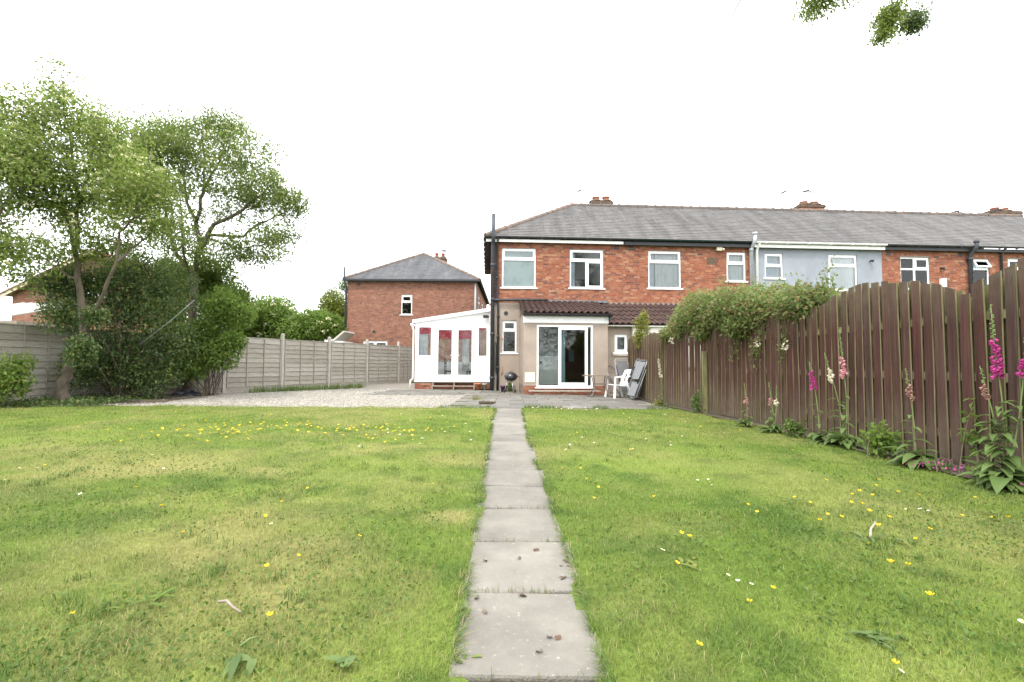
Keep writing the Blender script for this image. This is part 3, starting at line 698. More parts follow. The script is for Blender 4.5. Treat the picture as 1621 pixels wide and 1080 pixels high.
mb = MB(); mb.box(ex1+.07,ex1+.10,-2.3,-.05,2.72,2.78); mb.build('verge_board', M['black'], A)
# sliding patio door
dw = MB(); t = .055; y_ = ey_-.01
dw.box(1.58,1.58+t,y_,y_+.12,.26,2.40); dw.box(3.53-t,3.53,y_,y_+.12,.26,2.40); dw.box(1.58+t,3.53-t,y_,y_+.12,2.40-t,2.40); dw.box(1.52,3.56,y_-.03,y_+.119,.21,.26); dw.box(1.58+t,3.53-t,y_+.001,y_+.118,.26,.31)
door = dw.build('patio_door', M['upvc'], A)
pm = MB(); pm.box(1.63,2.36,y_+.08,y_+.086,.30,2.35); pm.build('fixed_pane', M['glass'], door)
sm = MB(); a, b, c, d, yb = 2.33, 3.36, .30, 2.345, y_+.012
sm.box(a,a+.10,yb,yb+.045,c,d); sm.box(b-.10,b,yb,yb+.045,c,d); sm.box(a+.1,b-.1,yb,yb+.045,c,c+.11); sm.box(a+.1,b-.1,yb,yb+.045,d-.10,d); sm.build('sliding_sash', M['upvc'], door)
pm = MB(); pm.box(a+.09,b-.09,yb+.02,yb+.026,c+.1,d-.09); pm.build('sliding_pane', M['glass'], door)
pm = MB(); pm.box(3.36,3.48,y_+.08,y_+.086,.30,2.35); pm.build('narrow_pane', M['glass'], door)
hm = MB(); hm.box(a+.02,a+.05,yb-.04,yb-.0005,1.18,1.22); hm.box(a+.02,a+.05,yb-.04,yb-.0005,1.36,1.40); hm.box(a+.022,a+.048,yb-.055,yb-.035,1.16,1.42); hm.build('handle', M['upvc_old'], door)
# the room behind it
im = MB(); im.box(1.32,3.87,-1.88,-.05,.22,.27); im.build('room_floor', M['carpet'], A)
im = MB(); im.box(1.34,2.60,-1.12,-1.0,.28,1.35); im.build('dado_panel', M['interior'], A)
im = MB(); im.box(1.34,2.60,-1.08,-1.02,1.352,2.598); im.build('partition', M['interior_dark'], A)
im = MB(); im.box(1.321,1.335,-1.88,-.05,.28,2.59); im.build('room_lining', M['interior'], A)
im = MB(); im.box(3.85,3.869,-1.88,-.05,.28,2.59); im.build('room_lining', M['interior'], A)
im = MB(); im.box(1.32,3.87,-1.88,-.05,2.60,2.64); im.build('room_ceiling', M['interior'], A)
im = MB(); im.box(1.80,1.86,-1.14,-1.121,1.06,1.14); im.build('wall_socket', M['black'], A)
im = MB(); im.box(2.49,2.62,-1.75,-1.66,.30,2.28); im.build('door_curtain', M['cyan'], A)
im = MB(); im.box(1.345,1.80,-1.7,-1.2,.28,.80); im.box(1.36,1.79,-1.705,-1.69,.3,.78); im.build('washing_machine', M['upvc_old'], A)
cb = MB(); cb.box(1.17,1.51,ey_-.02,ey_-.001,.42,.75); cb.box(1.20,1.48,ey_-.026,ey_-.02,.45,.72); cb.build('meter_box', M['cream_box'], A)

# ------------------------------------------------------------------ houses 2 to 5
B = house('second house of the terrace, red brick with white curtained window above the brown tiled lean-to', 5.24, 5.3, [(1.02,2.35,4.10,5.61),(4.24,5.03,4.43,5.62)], 2.4)
window(B, 1.02,2.35,4.10,5.61, 0, [(0,1,.72,1,True),(0,1,0,.72,False)], [(1.0,1.30,'curtain_blue'),(1.34,2.4,'curtain')])
window(B, 4.24,5.03,4.43,5.62, 0, [(0,1,.62,1,True),(0,1,0,.62,False)], 'curtain')
mb = MB(); mb.box(.005,5.15,-.2,-.17,5.78,5.92); mb.build('fascia', M['black'], B); gutter(B, .0, 5.14, -.27, 6.0, 'moss_gutter', .07)
for x_ in (.2, ): airbrick(B, x_, 5.62)
mb = MB(); mb.box(3.78,3.98,-.16,-.001,5.64,5.82); mb.tube([(3.98,-.1,5.72),(4.06,-.18,5.68)], .05, 8); mb.build('flood_light', M['lamp'], B)
mb = MB(); mb.box(3.42,3.88,-.008,-.0005,5.09,5.38); mb.build('cement_patch', M['flaunch'], B)
pipe(B, [(5.20,-.12,2.0),(5.20,-.12,5.75),(5.21,-.3,5.92),(5.23,-.36,6.02),(5.23,-.36,6.32)], .07, 'grey_pipe', 'soil_stack', [((5.23,-.36,6.3),(0,0,1)),((5.2,-.12,5.7),(0,0,1))])
mb = MB(); mb.box(.0,2.6,-1.2,-1.0,0,2.52); mb.box(2.4,2.6,-1.0,-.001,0,2.9); mb.build('outhouse_wall', M['render_white'], B)
pantile_roof(B, .005, 2.7, -1.26, 2.53, -.03, 3.43, ex=.29); gutter(B, 0, 2.7, -1.24, 2.49, 'upvc_old', .05)
mb = MB(); mb.box(.0,2.7,-.06,-.012,3.43,3.5); mb.build('mortar_fillet', M['mortar'], B)
Cc = house('blue grey rendered house in the middle of the terrace with white gutter and white windows', 10.54, 5.49, [(.53,1.29,4.58,5.60),(3.21,4.43,4.14,5.60)], 2.4, rendered='render_blue')
window(Cc, .53,1.29,4.58,5.60, 0, [(0,1,.50,1,True),(0,1,0,.50,False)], 'curtain_blue')
window(Cc, 3.21,4.43,4.14,5.60, 0, [(0,1,.70,1,True),(0,1,0,.70,False)], 'curtain')
mb = MB(); mb.box(.0,5.48,-.2,-.17,5.79,5.92); mb.build('fascia', M['upvc_old'], Cc); gutter(Cc, .0, 5.48, -.27, 6.0, 'upvc_old', .07)
pipe(Cc, [(.16,-.08,2.0),(.16,-.08,5.7),(.16,-.2,5.85),(.16,-.27,5.97)], .05, 'upvc_old')
mb = MB(); mb.tube([(4.98,-.02,5.36),(5.0,-.16,5.36),(4.93,-.2,5.30)], .035, 8); mb.build('vent_hood', M['black'], Cc)
aerial(Cc, (4.55,4.2,8.6), 1.25, .15); aerial(chimney(Cc, 4.9,6.15,4.0,4.6,8.2,9.14, [(5.25,.2,.17),(5.8,.2,.17)], rr), (5.5,4.1,8.9), .95, .5)
D_ = house('fourth house of the terrace, brick with four-light window and dark soil pipe above the fence', 16.03, 5.25, [(.80,2.06,4.24,5.56),(3.96,4.68,4.23,5.54)], 2.4)
window(D_, .80,2.06,4.24,5.56, 0, [(0,.5,.64,1,False),(.5,1,.64,1,True),(0,.5,0,.64,False),(.5,1,0,.64,False)], 'curtain_blue')
window(D_, 3.96,4.68,4.23,5.54, 0, [(0,1,.70,1,True),(0,1,0,.70,False)], 'cyan', tilt=.5)
mb = MB(); mb.box(.0,5.25,-.2,-.17,5.80,5.92); mb.build('fascia', M['black'], D_); gutter(D_, .0, 5.25, -.27, 6.0, 'black', .07)
airbrick(D_, .18, 5.62); airbrick(D_, 3.3, 5.62)
pipe(D_, [(3.72,-.12,2.0),(3.72,-.12,5.7),(3.74,-.3,5.85),(3.76,-.36,6.0),(3.76,-.36,6.2)], .075, 'dark_pipe', 'soil_stack', [((3.76,-.36,6.17),(0,0,1)),((3.72,-.12,5.5),(0,0,1))])
pipe(D_, [(5.13,-.08,2.0),(5.13,-.08,5.7),(5.13,-.27,5.96)], .045, 'black')
mb = MB(); mb.tube([(2.52,-.02,5.1),(2.54,-.15,5.1),(2.48,-.19,5.04)], .04, 8); mb.build('vent_hood', M['black'], D_)
mb = MB(); mb.box(2.46,2.68,-.10,-.001,4.3,4.68); mb.build('flue_cover', M['upvc'], D_)
E_ = house('far right brick house of the terrace with a small white window above the tall fence', 21.28, 5.3, [(.25,1.0,4.39,5.57)], 2.4)
window(E_, .25,1.0,4.39,5.57, 0, [(0,1,.66,1,True),(0,1,0,.66,False)], 'curtain_blue')
mb = MB(); mb.box(.0,5.3,-.2,-.17,5.80,5.92); mb.build('fascia', M['black'], E_); gutter(E_, .0, 5.3, -.27, 6.0, 'black', .07)
ch = chimney(E_, 4.2,5.9,4.0,4.6,8.2,9.06, [(4.75,.22,.17),(5.25,.2,.17)], rr); aerial(E_, (4.55,4.1,8.9), .2, .85, 4); aerial(E_, (2.6,4.1,8.5), .5, .45, 3)

# ------------------------------------------------------------------ conservatory
K = thing('conservatory', 'white lean-to conservatory with french doors and red blinds beside the end house', 'conservatory', HW(0,1.2), PHI)
cx0, cx1, cd = -3.10, -.02, 3.0
def rz_(x_): return 2.72 + (x_-cx0)/(cx1-cx0)*.50
mb = MB(); mb.box(cx0,cx1,.02,.14,0,.285); mb.box(cx0,cx0+.12,.14,cd,0,.285); mb.box(cx0+.12,cx1,.141,cd,.0,.25); mb.build('base_wall', M['mortar'], K)
b = bricks(cx0, cx1, .0, .28, [], rr, tx=lambda v: (v[0], .02+v[1], v[2])); b.build('base_brickwork', M['brick'], K)['kind'] = 'stuff'
mb = MB(); mb.box(cx0-.02,cx1,-.02,.10,.286,.33)
mb.box(cx0,cx0+.12,0,.08,.33,2.6); mb.box(cx1-.12,cx1,0,.08,.33,2.6)
mb.box(-2.43,-2.29,.001,.079,.33,2.6); mb.box(-.65,-.52,.001,.079,.33,2.6)
mb.box(cx0+.12,-2.43,.002,.078,1.22,1.34); mb.box(-.52,cx1-.12,.002,.078,1.22,1.34)
mb.box(cx0+.12,cx1-.12,.002,.078,2.56,2.64)
# side wall frame (left)
for yy in (.08,1.0,1.95,2.9): mb.box(cx0,cx0+.08,yy+.001,yy+.10,.33,2.6)
mb.box(cx0+.001,cx0+.079,.18,cd,1.05,1.14); mb.box(cx0+.001,cx0+.079,.18,cd,2.52,2.6); mb.build('frame', M['upvc'], K)
mb = MB(); mb.prism([(cx0,.01,2.6),(cx1,.01,2.6),(cx1,.01,rz_(cx1)-.0),(cx0,.01,rz_(cx0)-.0)], (0,.05,0)); mb.build('gable_panel', M['upvc'], K)
mb = MB(); mb.box(cx0+.125,-2.435,.02,.05,.335,1.218); mb.build('infill_panel', M['upvc'], K)
mb = MB(); mb.box(-.515,cx1-.125,.02,.05,.335,1.218); mb.build('infill_panel', M['upvc'], K)
mb = MB(); mb.box(cx0+.02,cx0+.05,.19,cd,.335,1.05); mb.build('side_infill_panel', M['upvc'], K)
for (a, b) in ((cx0+.12,-2.43),(-.52,cx1-.12)):
    mb = MB(); mb.box(a-.01,a+.03,-.01,.06,1.34,2.56); mb.box(b-.03,b+.01,-.01,.06,1.34,2.56); mb.box(a+.03,b-.03,-.01,.06,2.53,2.57); mb.box(a+.03,b-.03,-.01,.06,1.33,1.37); w_ = mb.build('side_light', M['upvc'], K)
    mb = MB(); mb.box(a+.025,b-.025,.02,.026,1.365,2.535); mb.build('pane', M['glass'], w_)
for i in range(3):
    mb = MB(); y0_ = (.19,1.11,2.06)[i]; mb.box(cx0+.03,cx0+.036,y0_,y0_+.83,1.14,2.52); mb.build('side_pane', M['glass'], K)
def french(a, b, hx):
    mb = MB(); mb.box(a,a+.13,-.02,.05,.34,2.555); mb.box(b-.13,b,-.02,.05,.34,2.555); mb.box(a+.13,b-.13,-.02,.05,2.43,2.555); mb.box(a+.13,b-.13,-.02,.05,.34,.58); dr = mb.build('french_door', M['upvc'], K)
    mb = MB(); mb.box(a+.12,b-.12,.012,.018,.57,2.44); mb.build('pane', M['glass'], dr)
    mb = MB(); mb.box(hx-.02,hx+.02,-.035,-.0205,1.2,1.45); s = 1 if hx < (a+b)/2 else -1; mb.box(min(hx,hx+s*.12),max(hx,hx+s*.12),-.065,-.04,1.36,1.39); mb.build('handle', M['upvc_old'], dr)
    for z_ in (.5,1.4,2.35):
        q = a if s < 0 else b; mb = MB(); mb.box(q-.03,q+.03,-.045,-.0205,z_-.05,z_+.05); mb.build('hinge', M['upvc_old'], dr)
french(-2.285,-1.475,-1.53); french(-1.465,-.655,-1.41)
mb = MB(); mb.prism([(cx0-.12,-.10,rz_(cx0)-.02),(cx1+.09,-.10,rz_(cx1)+.015),(cx1+.09,-.10,rz_(cx1)+.16),(cx0-.12,-.10,rz_(cx0)+.11)], (0,.09,0)); mb.build('bargeboard', M['upvc'], K)
mb = MB(); mb.prism([(cx0-.10,-.005,rz_(cx0)+.02),(cx1+.085,-.005,rz_(cx1)+.05),(cx1+.085,-.005,rz_(cx1)+.075),(cx0-.10,-.005,rz_(cx0)+.045)], (0,cd+.1,0)); mb.build('roof', M['polycarb'], K)
mb = MB(); mb.box(cx0-.20,cx0-.10,-.08,cd,2.60,2.68); mb.build('gutter', M['upvc'], K)
mb = MB(); mb.tube([(cx0-.15,-.02,2.62),(cx0-.10,-.04,2.5),(cx0-.07,-.045,2.4),(cx0-.07,-.045,.42),(cx0-.16,-.045,.34),(cx0-.18,-.045,.02)], .035, 8); mb.build('drainpipe', M['upvc'], K)
mb = MB(); mb.box(cx0+.1,cx1,cd-.06,cd,.25,1.1); mb.build('rear_infill_panel', M['upvc'], K)
mb = MB(); mb.box(cx0+.1,cx1,cd-.04,cd-.03,1.1,2.7); mb.build('rear_pane', M['glass'], K)
mb = MB(); mb.box(cx1-.02,cx1,.1,cd-.07,.25,3.1); mb.build('house_side_lining', M['brick_plain'], K)
for (a, b, z_) in ((cx0+.15,-2.45,2.28),(-2.14,-1.62,2.10),(-1.34,-.79,2.10),(-.49,-.25,2.45)):
    mb = MB(); mb.box(a,b,.12,.13,z_,2.54); mb.box(a-.01,b+.01,.115,.135,z_-.025,z_); mb.build('blind', M['blind_red'], K)
mb = MB(); n = 14
vs = []
for i in range(n+1): xx = -1.22+.30*i/n; yy = 1.0+.03*math.sin(i*1.9); vs += [(xx,yy,.75),(xx,yy,2.5)]
mb.add(vs, [(2*i,2*i+2,2*i+3,2*i+1) for i in range(n)], smooth=True); mb.build('curtain', M['curtain'], K)
vs = []; mb = MB()
for i in range(n+1): xx = -2.92+.30*i/n; yy = .22+.02*math.sin(i*1.9); vs += [(xx,yy,1.3),(xx,yy,2.3)]
mb.add(vs, [(2*i,2*i+2,2*i+3,2*i+1) for i in range(n)], smooth=True); mb.build('curtain', M['curtain'], K)
mb = MB(); mb.box(-.32,-.12,-.17,-.105,2.93,3.05); mb.obox((-.2,-.11,3.0),(-.06,.05,3.02),.04,.05); mb.box(-.30,-.14,-.176,-.171,2.945,3.035); mb.build('security_light', M['black'], K)
# furniture inside
T_ = thing('dining_table', 'pale dining table inside the conservatory behind the right french door', 'table', HW(-1.2,2.4,.25), PHI)
mb = MB(); mb.box(-.5,.5,-.4,.4,.72,.76); mb.build('table_top', M['cream_box'], T_)
for sx in (-.45,.45):
    for sy in (-.35,.35): mb = MB(); mb.box(sx-.03,sx+.03,sy-.03,sy+.03,0,.72); mb.build('leg', M['wood_orange'], T_)
def dchair(loc, rz, label):
    t_ = thing('dining_chair', label, 'chair', loc, rz, 'dining chairs in the conservatory')
    mb = MB(); mb.box(-.21,.21,-.2,.22,.43,.48); mb.build('seat', M['dark_wood'], t_)
    mb = MB(); mb.box(-.21,-.17,.19,.22,.48,1.0); mb.box(.17,.21,.19,.22,.48,1.0)
    for z_ in (.62,.78,.92): mb.box(-.17,.17,.195,.215,z_,z_+.07)
    mb.build('backrest', M['dark_wood'], t_)
    for sx in (-.18,.18):
        for sy in (-.17,.2): mb = MB(); mb.box(sx-.02,sx+.02,sy-.018,sy+.018,0,.43); mb.build('leg', M['dark_wood'], t_)
dchair(HW(-.78,2.0,.25), PHI-1.2, 'dark dining chair facing the conservatory table, behind the right french door')
dchair(HW(-1.75,2.3,.25), PHI+1.5, 'dark dining chair behind the middle of the conservatory doors')

# ------------------------------------------------------------------ neighbour's house on the left
NX0, NX1, NY = -9.50, -2.05, 26.8
Nh = thing('neighbour_house', 'detached-looking brick end house with blue grey hipped roof behind the grey fence', 'house', (NX0,NY,0))
nw = NX1-NX0; nh_ = [(3.10,3.73,3.83,4.97),(.95,2.35,0.2,2.30)]
mb = MB(); wall_holes(mb, 0, nw, 0, 5.78, 0, .24, nh_); mb.build('wall', M['mortar'], Nh)
b = bricks(0, nw, 1.2, 5.74, nh_, rr); b.build('brickwork', M['brick_far'], Nh)['kind'] = 'stuff'
side_holes = [(1.2,2.4,3.9,5.2),(4.5,5.8,3.9,5.2),(1.0,2.6,.9,2.3)]
mb = MB(); wall_holes(mb, 0, 10.5, 0, 5.78, 0, .24, side_holes); so_ = mb.build('side_wall', M['mortar'], Nh, (nw,.0,0)); so_.rotation_euler = (0,0,R(90)); so_.location = (nw-.001,.241,0)
b = bricks(0, 10.5, 1.2, 5.74, side_holes, rr, tx=lambda v: (nw-v[1], .241+v[0], v[2])); b.build('side_brickwork', M['brick_far'], Nh)['kind'] = 'stuff'
for hh in side_holes[:2]:
    wo = window(Nh, hh[0],hh[1],hh[2],hh[3],0,[(0,1,.7,1,True),(0,1,0,.7,False)],None); wo.rotation_euler = (0,0,R(90)); wo.location = (nw,.241,0)
window(Nh, *nh_[0], 0, [(0,1,.66,1,True),(0,1,0,.66,False)], None)
window(Nh, *nh_[1], 0, [(0,.5,0,1,True),(.5,1,0,1,True)], 'curtain', sill=False)
mb = MB(); mb.box(.001,.24,.25,10.7,0,5.77); mb.box(.24,nw-.25,10.4,10.7,0,5.77); mb.build('far_wall', M['brick_plain'], Nh)
mb = MB(); mb.box(.25,nw-.26,.25,10.3,2.7,2.9); mb.box(.25,nw-.26,.25,10.3,5.5,5.6); mb.build('floor', M['interior'], Nh)
nxc = nw/2-.05; nez, nrz = 5.82, 8.22
mb = MB(); xa, xb, ya_, yb_ = -.2, nw+.2, -.25, 10.9
mb.add([(xa,ya_,nez),(xb,ya_,nez),(nxc,3.6,nrz),(xa,yb_,nez),(xb,yb_,nez),(nxc,yb_-3.7,nrz)], [(0,1,2),(1,4,5,2),(4,3,5),(3,0,2,5)]); nroof = mb.build('roof', M['slate_blue'], Nh)
hs = math.hypot(3.85, nrz-nez); hv = Vector((0,3.85/hs,(nrz-nez)/hs)); hn = Vector((0,-hv.z,hv.y)); ln = xb-xa; fx = (nxc-xa)/ln
s = slates((xa,ya_,nez+.01),(1,0,0),hv,hn,ln,hs,rr,left=lambda t: t*ln*fx,right=lambda t: ln-t*ln*(1-fx)); s.build('slates', M['slate_blue'], nroof)['kind'] = 'stuff'
ridge_run(nroof, (xa,ya_,nez+.08),(nxc,3.6,nrz+.06),'ridge_red',.1,.42); ridge_run(nroof, (xb,ya_,nez+.08),(nxc,3.6,nrz+.06),'ridge_red',.1,.42); ridge_run(nroof,(nxc,3.6,nrz+.05),(nxc,7.2,nrz+.05),'ridge')
mb = MB(); mb.box(-.22,nw+.22,-.30,-.24,5.74,5.85); mb.box(nw+.2,nw+.27,-.24,10.8,5.74,5.85); mb.build('gutter', M['black'], Nh)
mb = MB(); mb.box(-.05,nw,-.23,-.008,5.752,5.78); mb.build('soffit', M['black'], Nh)
airbrick(Nh, .5, 5.5, .24)
mb = MB(); mb.tube([(1.57,-.03,2.84),(1.57,.01,2.84)], .08, 12); mb.build('round_vent', M['black'], Nh)
pipe(Nh, [(-.06,-.05,0),(-.06,-.05,5.4),(-.1,-.3,5.75),(-.1,-.32,6.5)], .06, 'dark_pipe', 'soil_stack')
pipe(Nh, [(nw-.08,-.06,2.0),(nw-.08,-.06,5.72)], .05, 'grey_pipe')
aerial(chimney(Nh, 3.75,4.75,6.2,6.8,6.5,8.6, [(4.05,.36,.13),(4.5,.34,.13)], rr), (4.6,6.3,8.4), .7, 1.7)
W_ = thing('garden_room', 'white lean-to roof showing between fence and the neighbouring brick house', 'outbuilding', (-9.9,24.8,0))
mb = MB(); mb.box(.25,.9,.05,1.6,0,2.2); mb.build('wall', M['upvc_old'], W_)
mb = MB(); mb.prism([(.2,0,2.2),(.45,0,2.2),(.98,0,2.68),(.94,0,2.75),(.4,0,2.29),(.2,0,2.27)], (0,1.7,0)); mb.build('roof', M['render_white'], W_)

# ------------------------------------------------------------------ gabled house and shed beyond the left fence
Gh = thing('gabled_house', 'orange brick house with buff bargeboards half hidden behind the left trees', 'house', (-21.4,24.0,0))
gp, ge, gw_ = 6.75, 4.35, 4.7
mb = MB(); mb.prism([(-gw_+.3,0,0),(gw_-.3,0,0),(gw_-.3,0,ge),(0,0,gp-.2),(-gw_+.3,0,ge)], (0,.25,0)); mb.build('gable_wall', M['mortar'], Gh)
hol = []; z_ = 0.0; mbs = MB()
for k in range(86):
    z_ = k*.075
    half = gw_-.3 if z_ < ge else (gw_-.3)*(1-(z_-ge+.07)/(gp-.2-ge))
    if half < .2: break
    q = bricks(-half, half, z_, z_+.066, [(-.5,.5,4.3,5.3)], rr)
    mbs.add(q.v, q.f)
mbs.build('brickwork', M['brick_far'], Gh)['kind'] = 'stuff'
window(Gh, -.5,.5,4.3,5.3,-.06,[(0,.5,0,1,True),(.5,1,0,1,False)],'curtain')
mb = MB(); mb.add([(-gw_,-.35,ge),(0,-.35,gp),(0,9,gp),(-gw_,9,ge),(gw_,-.35,ge),(gw_,9,ge)], [(0,1,2,3),(1,4,5,2)]); mb.build('roof', M['roof_red'], Gh)
for s in (-1,1): mb = MB(); mb.obox((s*gw_,-.38,ge-.09),(0,-.38,gp-.09),.06,.16); mb.build('bargeboard', M['gable_board'], Gh)
for s in (-1,1): mb = MB(); mb.obox((s*gw_,-.40,ge+.02),(0,-.40,gp+.02),.12,.05); mb.build('verge', M['roof_red'], Gh)
S_ = thing('shed', 'low shed with a pale sheet roof just showing over the left fence', 'shed', (-19.5,15.8,0))
mb = MB(); mb.box(0,2.6,.1,2.5,0,2.4); mb.build('wall', M['deck'], S_)
mb = MB(); 
for i in range(18):
    x_ = -.1+i*.15; mb.prism([(x_,0,2.55+.02*(i%2)),(x_+.148,0,2.55+.02*((i+1)%2)),(x_+.148,0,2.58+.02*((i+1)%2)),(x_,0,2.58+.02*(i%2))], (0,2.7,.75))
mb.build('roof', M['shed_roof'], S_)

# ------------------------------------------------------------------ grey lap-panel fence on the left
rr = random.Random(21)
posts = [(-12.3,6.4),(-12.15,8.6),(-12.05,10.75),(-11.95,12.75),(-11.4,14.75),(-9.77,15.9),(-8.79,17.9),(-7.81,19.97),(-6.83,22.03),(-5.85,24.1),(-5.35,25.15)]
LF = thing('lap_panel_fence', 'weathered grey lap panel fence with concrete posts along the left side', 'fence', (-9.77,15.9,0))
fo = Vector((-9.77,15.9,0))
def wavy_slat(a, b, z, h, tilt, rr):
    a = Vector(a); b = Vector(b); d = (b-a); nrm = Vector((d.y,-d.x,0)).normalized(); n = 10; vs = []
    ph = rr.uniform(0,6); am = rr.uniform(.002,.008)
    for i in range(n+1):
        p = a + d*(i/n); w = am*math.sin(ph+i*1.1)+am*.7*math.sin(ph*2+i*2.3)
        lo = z + w; vs += [p+nrm*.030+Vector((0,0,lo)), p+nrm*.036+Vector((0,0,lo+.006)), p+nrm*.004+Vector((0,0,z+h)), p+Vector((0,0,lo))]
    fs = []
    for i in range(n):
        o = 4*i; fs += [(o+1,o+5,o+6,o+2),(o,o+4,o+5,o+1),(o+3,o+7,o+4,o)]
    mb = MB(); mb.add(vs, fs); return mb
for i, (p, q) in enumerate(zip(posts, posts[1:])):
    p = Vector((*p,0))-fo; q = Vector((*q,0))-fo; d = (q-p).normalized(); nrm = Vector((d.y,-d.x,0)); L_ = (q-p).length
    mb = MB(); mb.obox(p, p+Vector((0,0,2.12)), .10, .10, up=nrm); mb.add([], [])
    top = [p+Vector((0,0,2.12))+d*sx*.05+nrm*sy*.05 for sx, sy in ((-1,-1),(1,-1),(1,1),(-1,1))]; mb.add(top+[p+Vector((0,0,2.16))], [(0,1,4),(1,2,4),(2,3,4),(3,0,4)])
    mb.build('post', M['conc_post'], LF)
    a, b = p+d*.06, q-d*.06
    bz = .02
    mb = MB(); mb.obox(a+Vector((0,0,bz+.08)), b+Vector((0,0,bz+.08)), .04, .16); mb.build('gravel_board', M['lap'], LF)
    n = 10; z0_, z1_ = bz+.17, 1.90; st = (z1_-z0_)/n
    for k in range(n): wavy_slat(a, b, z0_+k*st-.02, st+.04, 0, rr).build('slat', M['lap'], LF)
    mb = MB(); mb.obox(a+Vector((0,0,1.915)), b+Vector((0,0,1.915)), .06, .03); mb.build('capping', M['lap'], LF)
    for f_ in (.02,.35,.66,.98):
        c = a+(b-a)*f_+nrm*.045; mb = MB(); mb.obox(c+Vector((0,0,z0_)), c+Vector((0,0,1.90)), .04, .022, up=nrm); mb.build('batten', M['lap'], LF)

# ------------------------------------------------------------------ brown hit-and-miss fence on the right
RFp = [(4.62,2.2),(4.63,3.2),(4.62,4.6),(4.60,6.0),(4.57,7.0),(4.45,8.5),(4.25,10.5),(4.10,12.4),(4.02,14.2),(4.0,16.2)]
def fence_x(yv): return float(np.interp(yv, [p[1] for p in RFp], [p[0] for p in RFp]))
RF = thing('brown_board_fence', 'tall dark red brown board fence with arched top along the right side', 'fence', (4.5,7,0))
fo = Vector((4.5,7,0)); bays = [2.2,4.72,7.2,9.75,12.35,14.4,16.2]
def top_z(yv):
    for a, b in zip(bays, bays[1:]):
        if a <= yv <= b:
            t = (yv-a)/(b-a); return 1.81 + (.31 if yv < 12.3 else .18)*math.sin(math.pi*t)**.8
    return 1.85
bmesh_cache = []
def fboard(w, h, hl, hr, rr):
    """one rough board: slightly cupped, uneven top"""
    mb = MB(); n = 4; vs = []
    for k in range(n+1):
        t = k/n; off = rr.uniform(-.004,.004)
        for (x_, y_) in ((-w/2,-.008),(w/2,-.008),(w/2,.008),(-w/2,.008)):
            zt = h + (hl if x_ < 0 else hr) + rr.uniform(-.004,.004) if k == n else h*t
            vs.append((x_+off, y_+ .004*math.sin(t*3+w*90), zt))
    fs = [(0,1,2,3)[::-1], tuple(range(4*n,4*n+4))]
    for k in range(n):
        for j in range(4): a = 4*k+j; b = 4*k+(j+1)%4; fs.append((a,b,b+4,a+4))
    mb.add(vs, fs); mb.mi = [0,0]+[j % 2 for k in range(n) for j in range(4)]; return mb
yv = 2.3; i = 0
while yv < 16.0:
    dx = fence_x(yv+.1)-fence_x(yv-.1); ang = math.atan2(.2, dx)     # along-fence heading
    h = top_z(yv); sl = (top_z(yv+.05)-top_z(yv-.05))/.1*.05
    w = rr.uniform(.088,.112)
    o = fboard(w, h-.05+rr.uniform(-.03,.02), -sl, sl, rr).build('board', [M['fence_red'], M['fence_back']], RF)
    o.location = Vector((fence_x(yv)-.03, yv, .04))-fo; o.rotation_euler = (rr.uniform(-.006,.006), rr.uniform(-.010,.010), ang+rr.uniform(-.03,.03))
    y2 = yv+.07+.07*min(yv/4.6,1.8)*.8
    h2 = top_z(min(y2,16.1)); w2 = rr.uniform(.084,.112)
    o = fboard(w2, h2-.08+rr.uniform(-.03,.01), -sl, sl, rr).build('rear_board', [M['fence_back'], M['fence_back']], RF)
    o.location = Vector((fence_x(y2)+.046, y2, .05))-fo; o.rotation_euler = (0, rr.uniform(-.010,.010), ang+rr.uniform(-.03,.03))
    yv += .142; i += 1
for a, b in zip(bays, bays[1:]):
    for z_ in (.35,.95,1.55):
        mb = MB(); mb.obox(Vector((fence_x(a)+.002,a,z_))-fo, Vector((fence_x((a+b)/2)+.002,(a+b)/2,z_))-fo, .026,.085); mb.obox(Vector((fence_x((a+b)/2)+.002,(a+b)/2,z_))-fo, Vector((fence_x(b)+.002,b,z_))-fo, .026,.085); mb.build('rail', M['fence_back'], RF)
for yb_ in bays:
    mb = MB(); mb.obox(Vector((fence_x(yb_)+.12,yb_,0))-fo, Vector((fence_x(yb_)+.12,yb_,1.75))-fo, .09,.09, up=(1,0,0)); mb.build('post', M['fence_back'], RF)
mb = MB(); p = Vector((fence_x(10.2)-.085,10.2,0))-fo; mb.obox(p, p+Vector((0,0,1.35)), .085,.085, up=(1,0,0)); tag(mb.build('prop_post', M['fence_back'], RF), 'short algae green post standing against the boards')

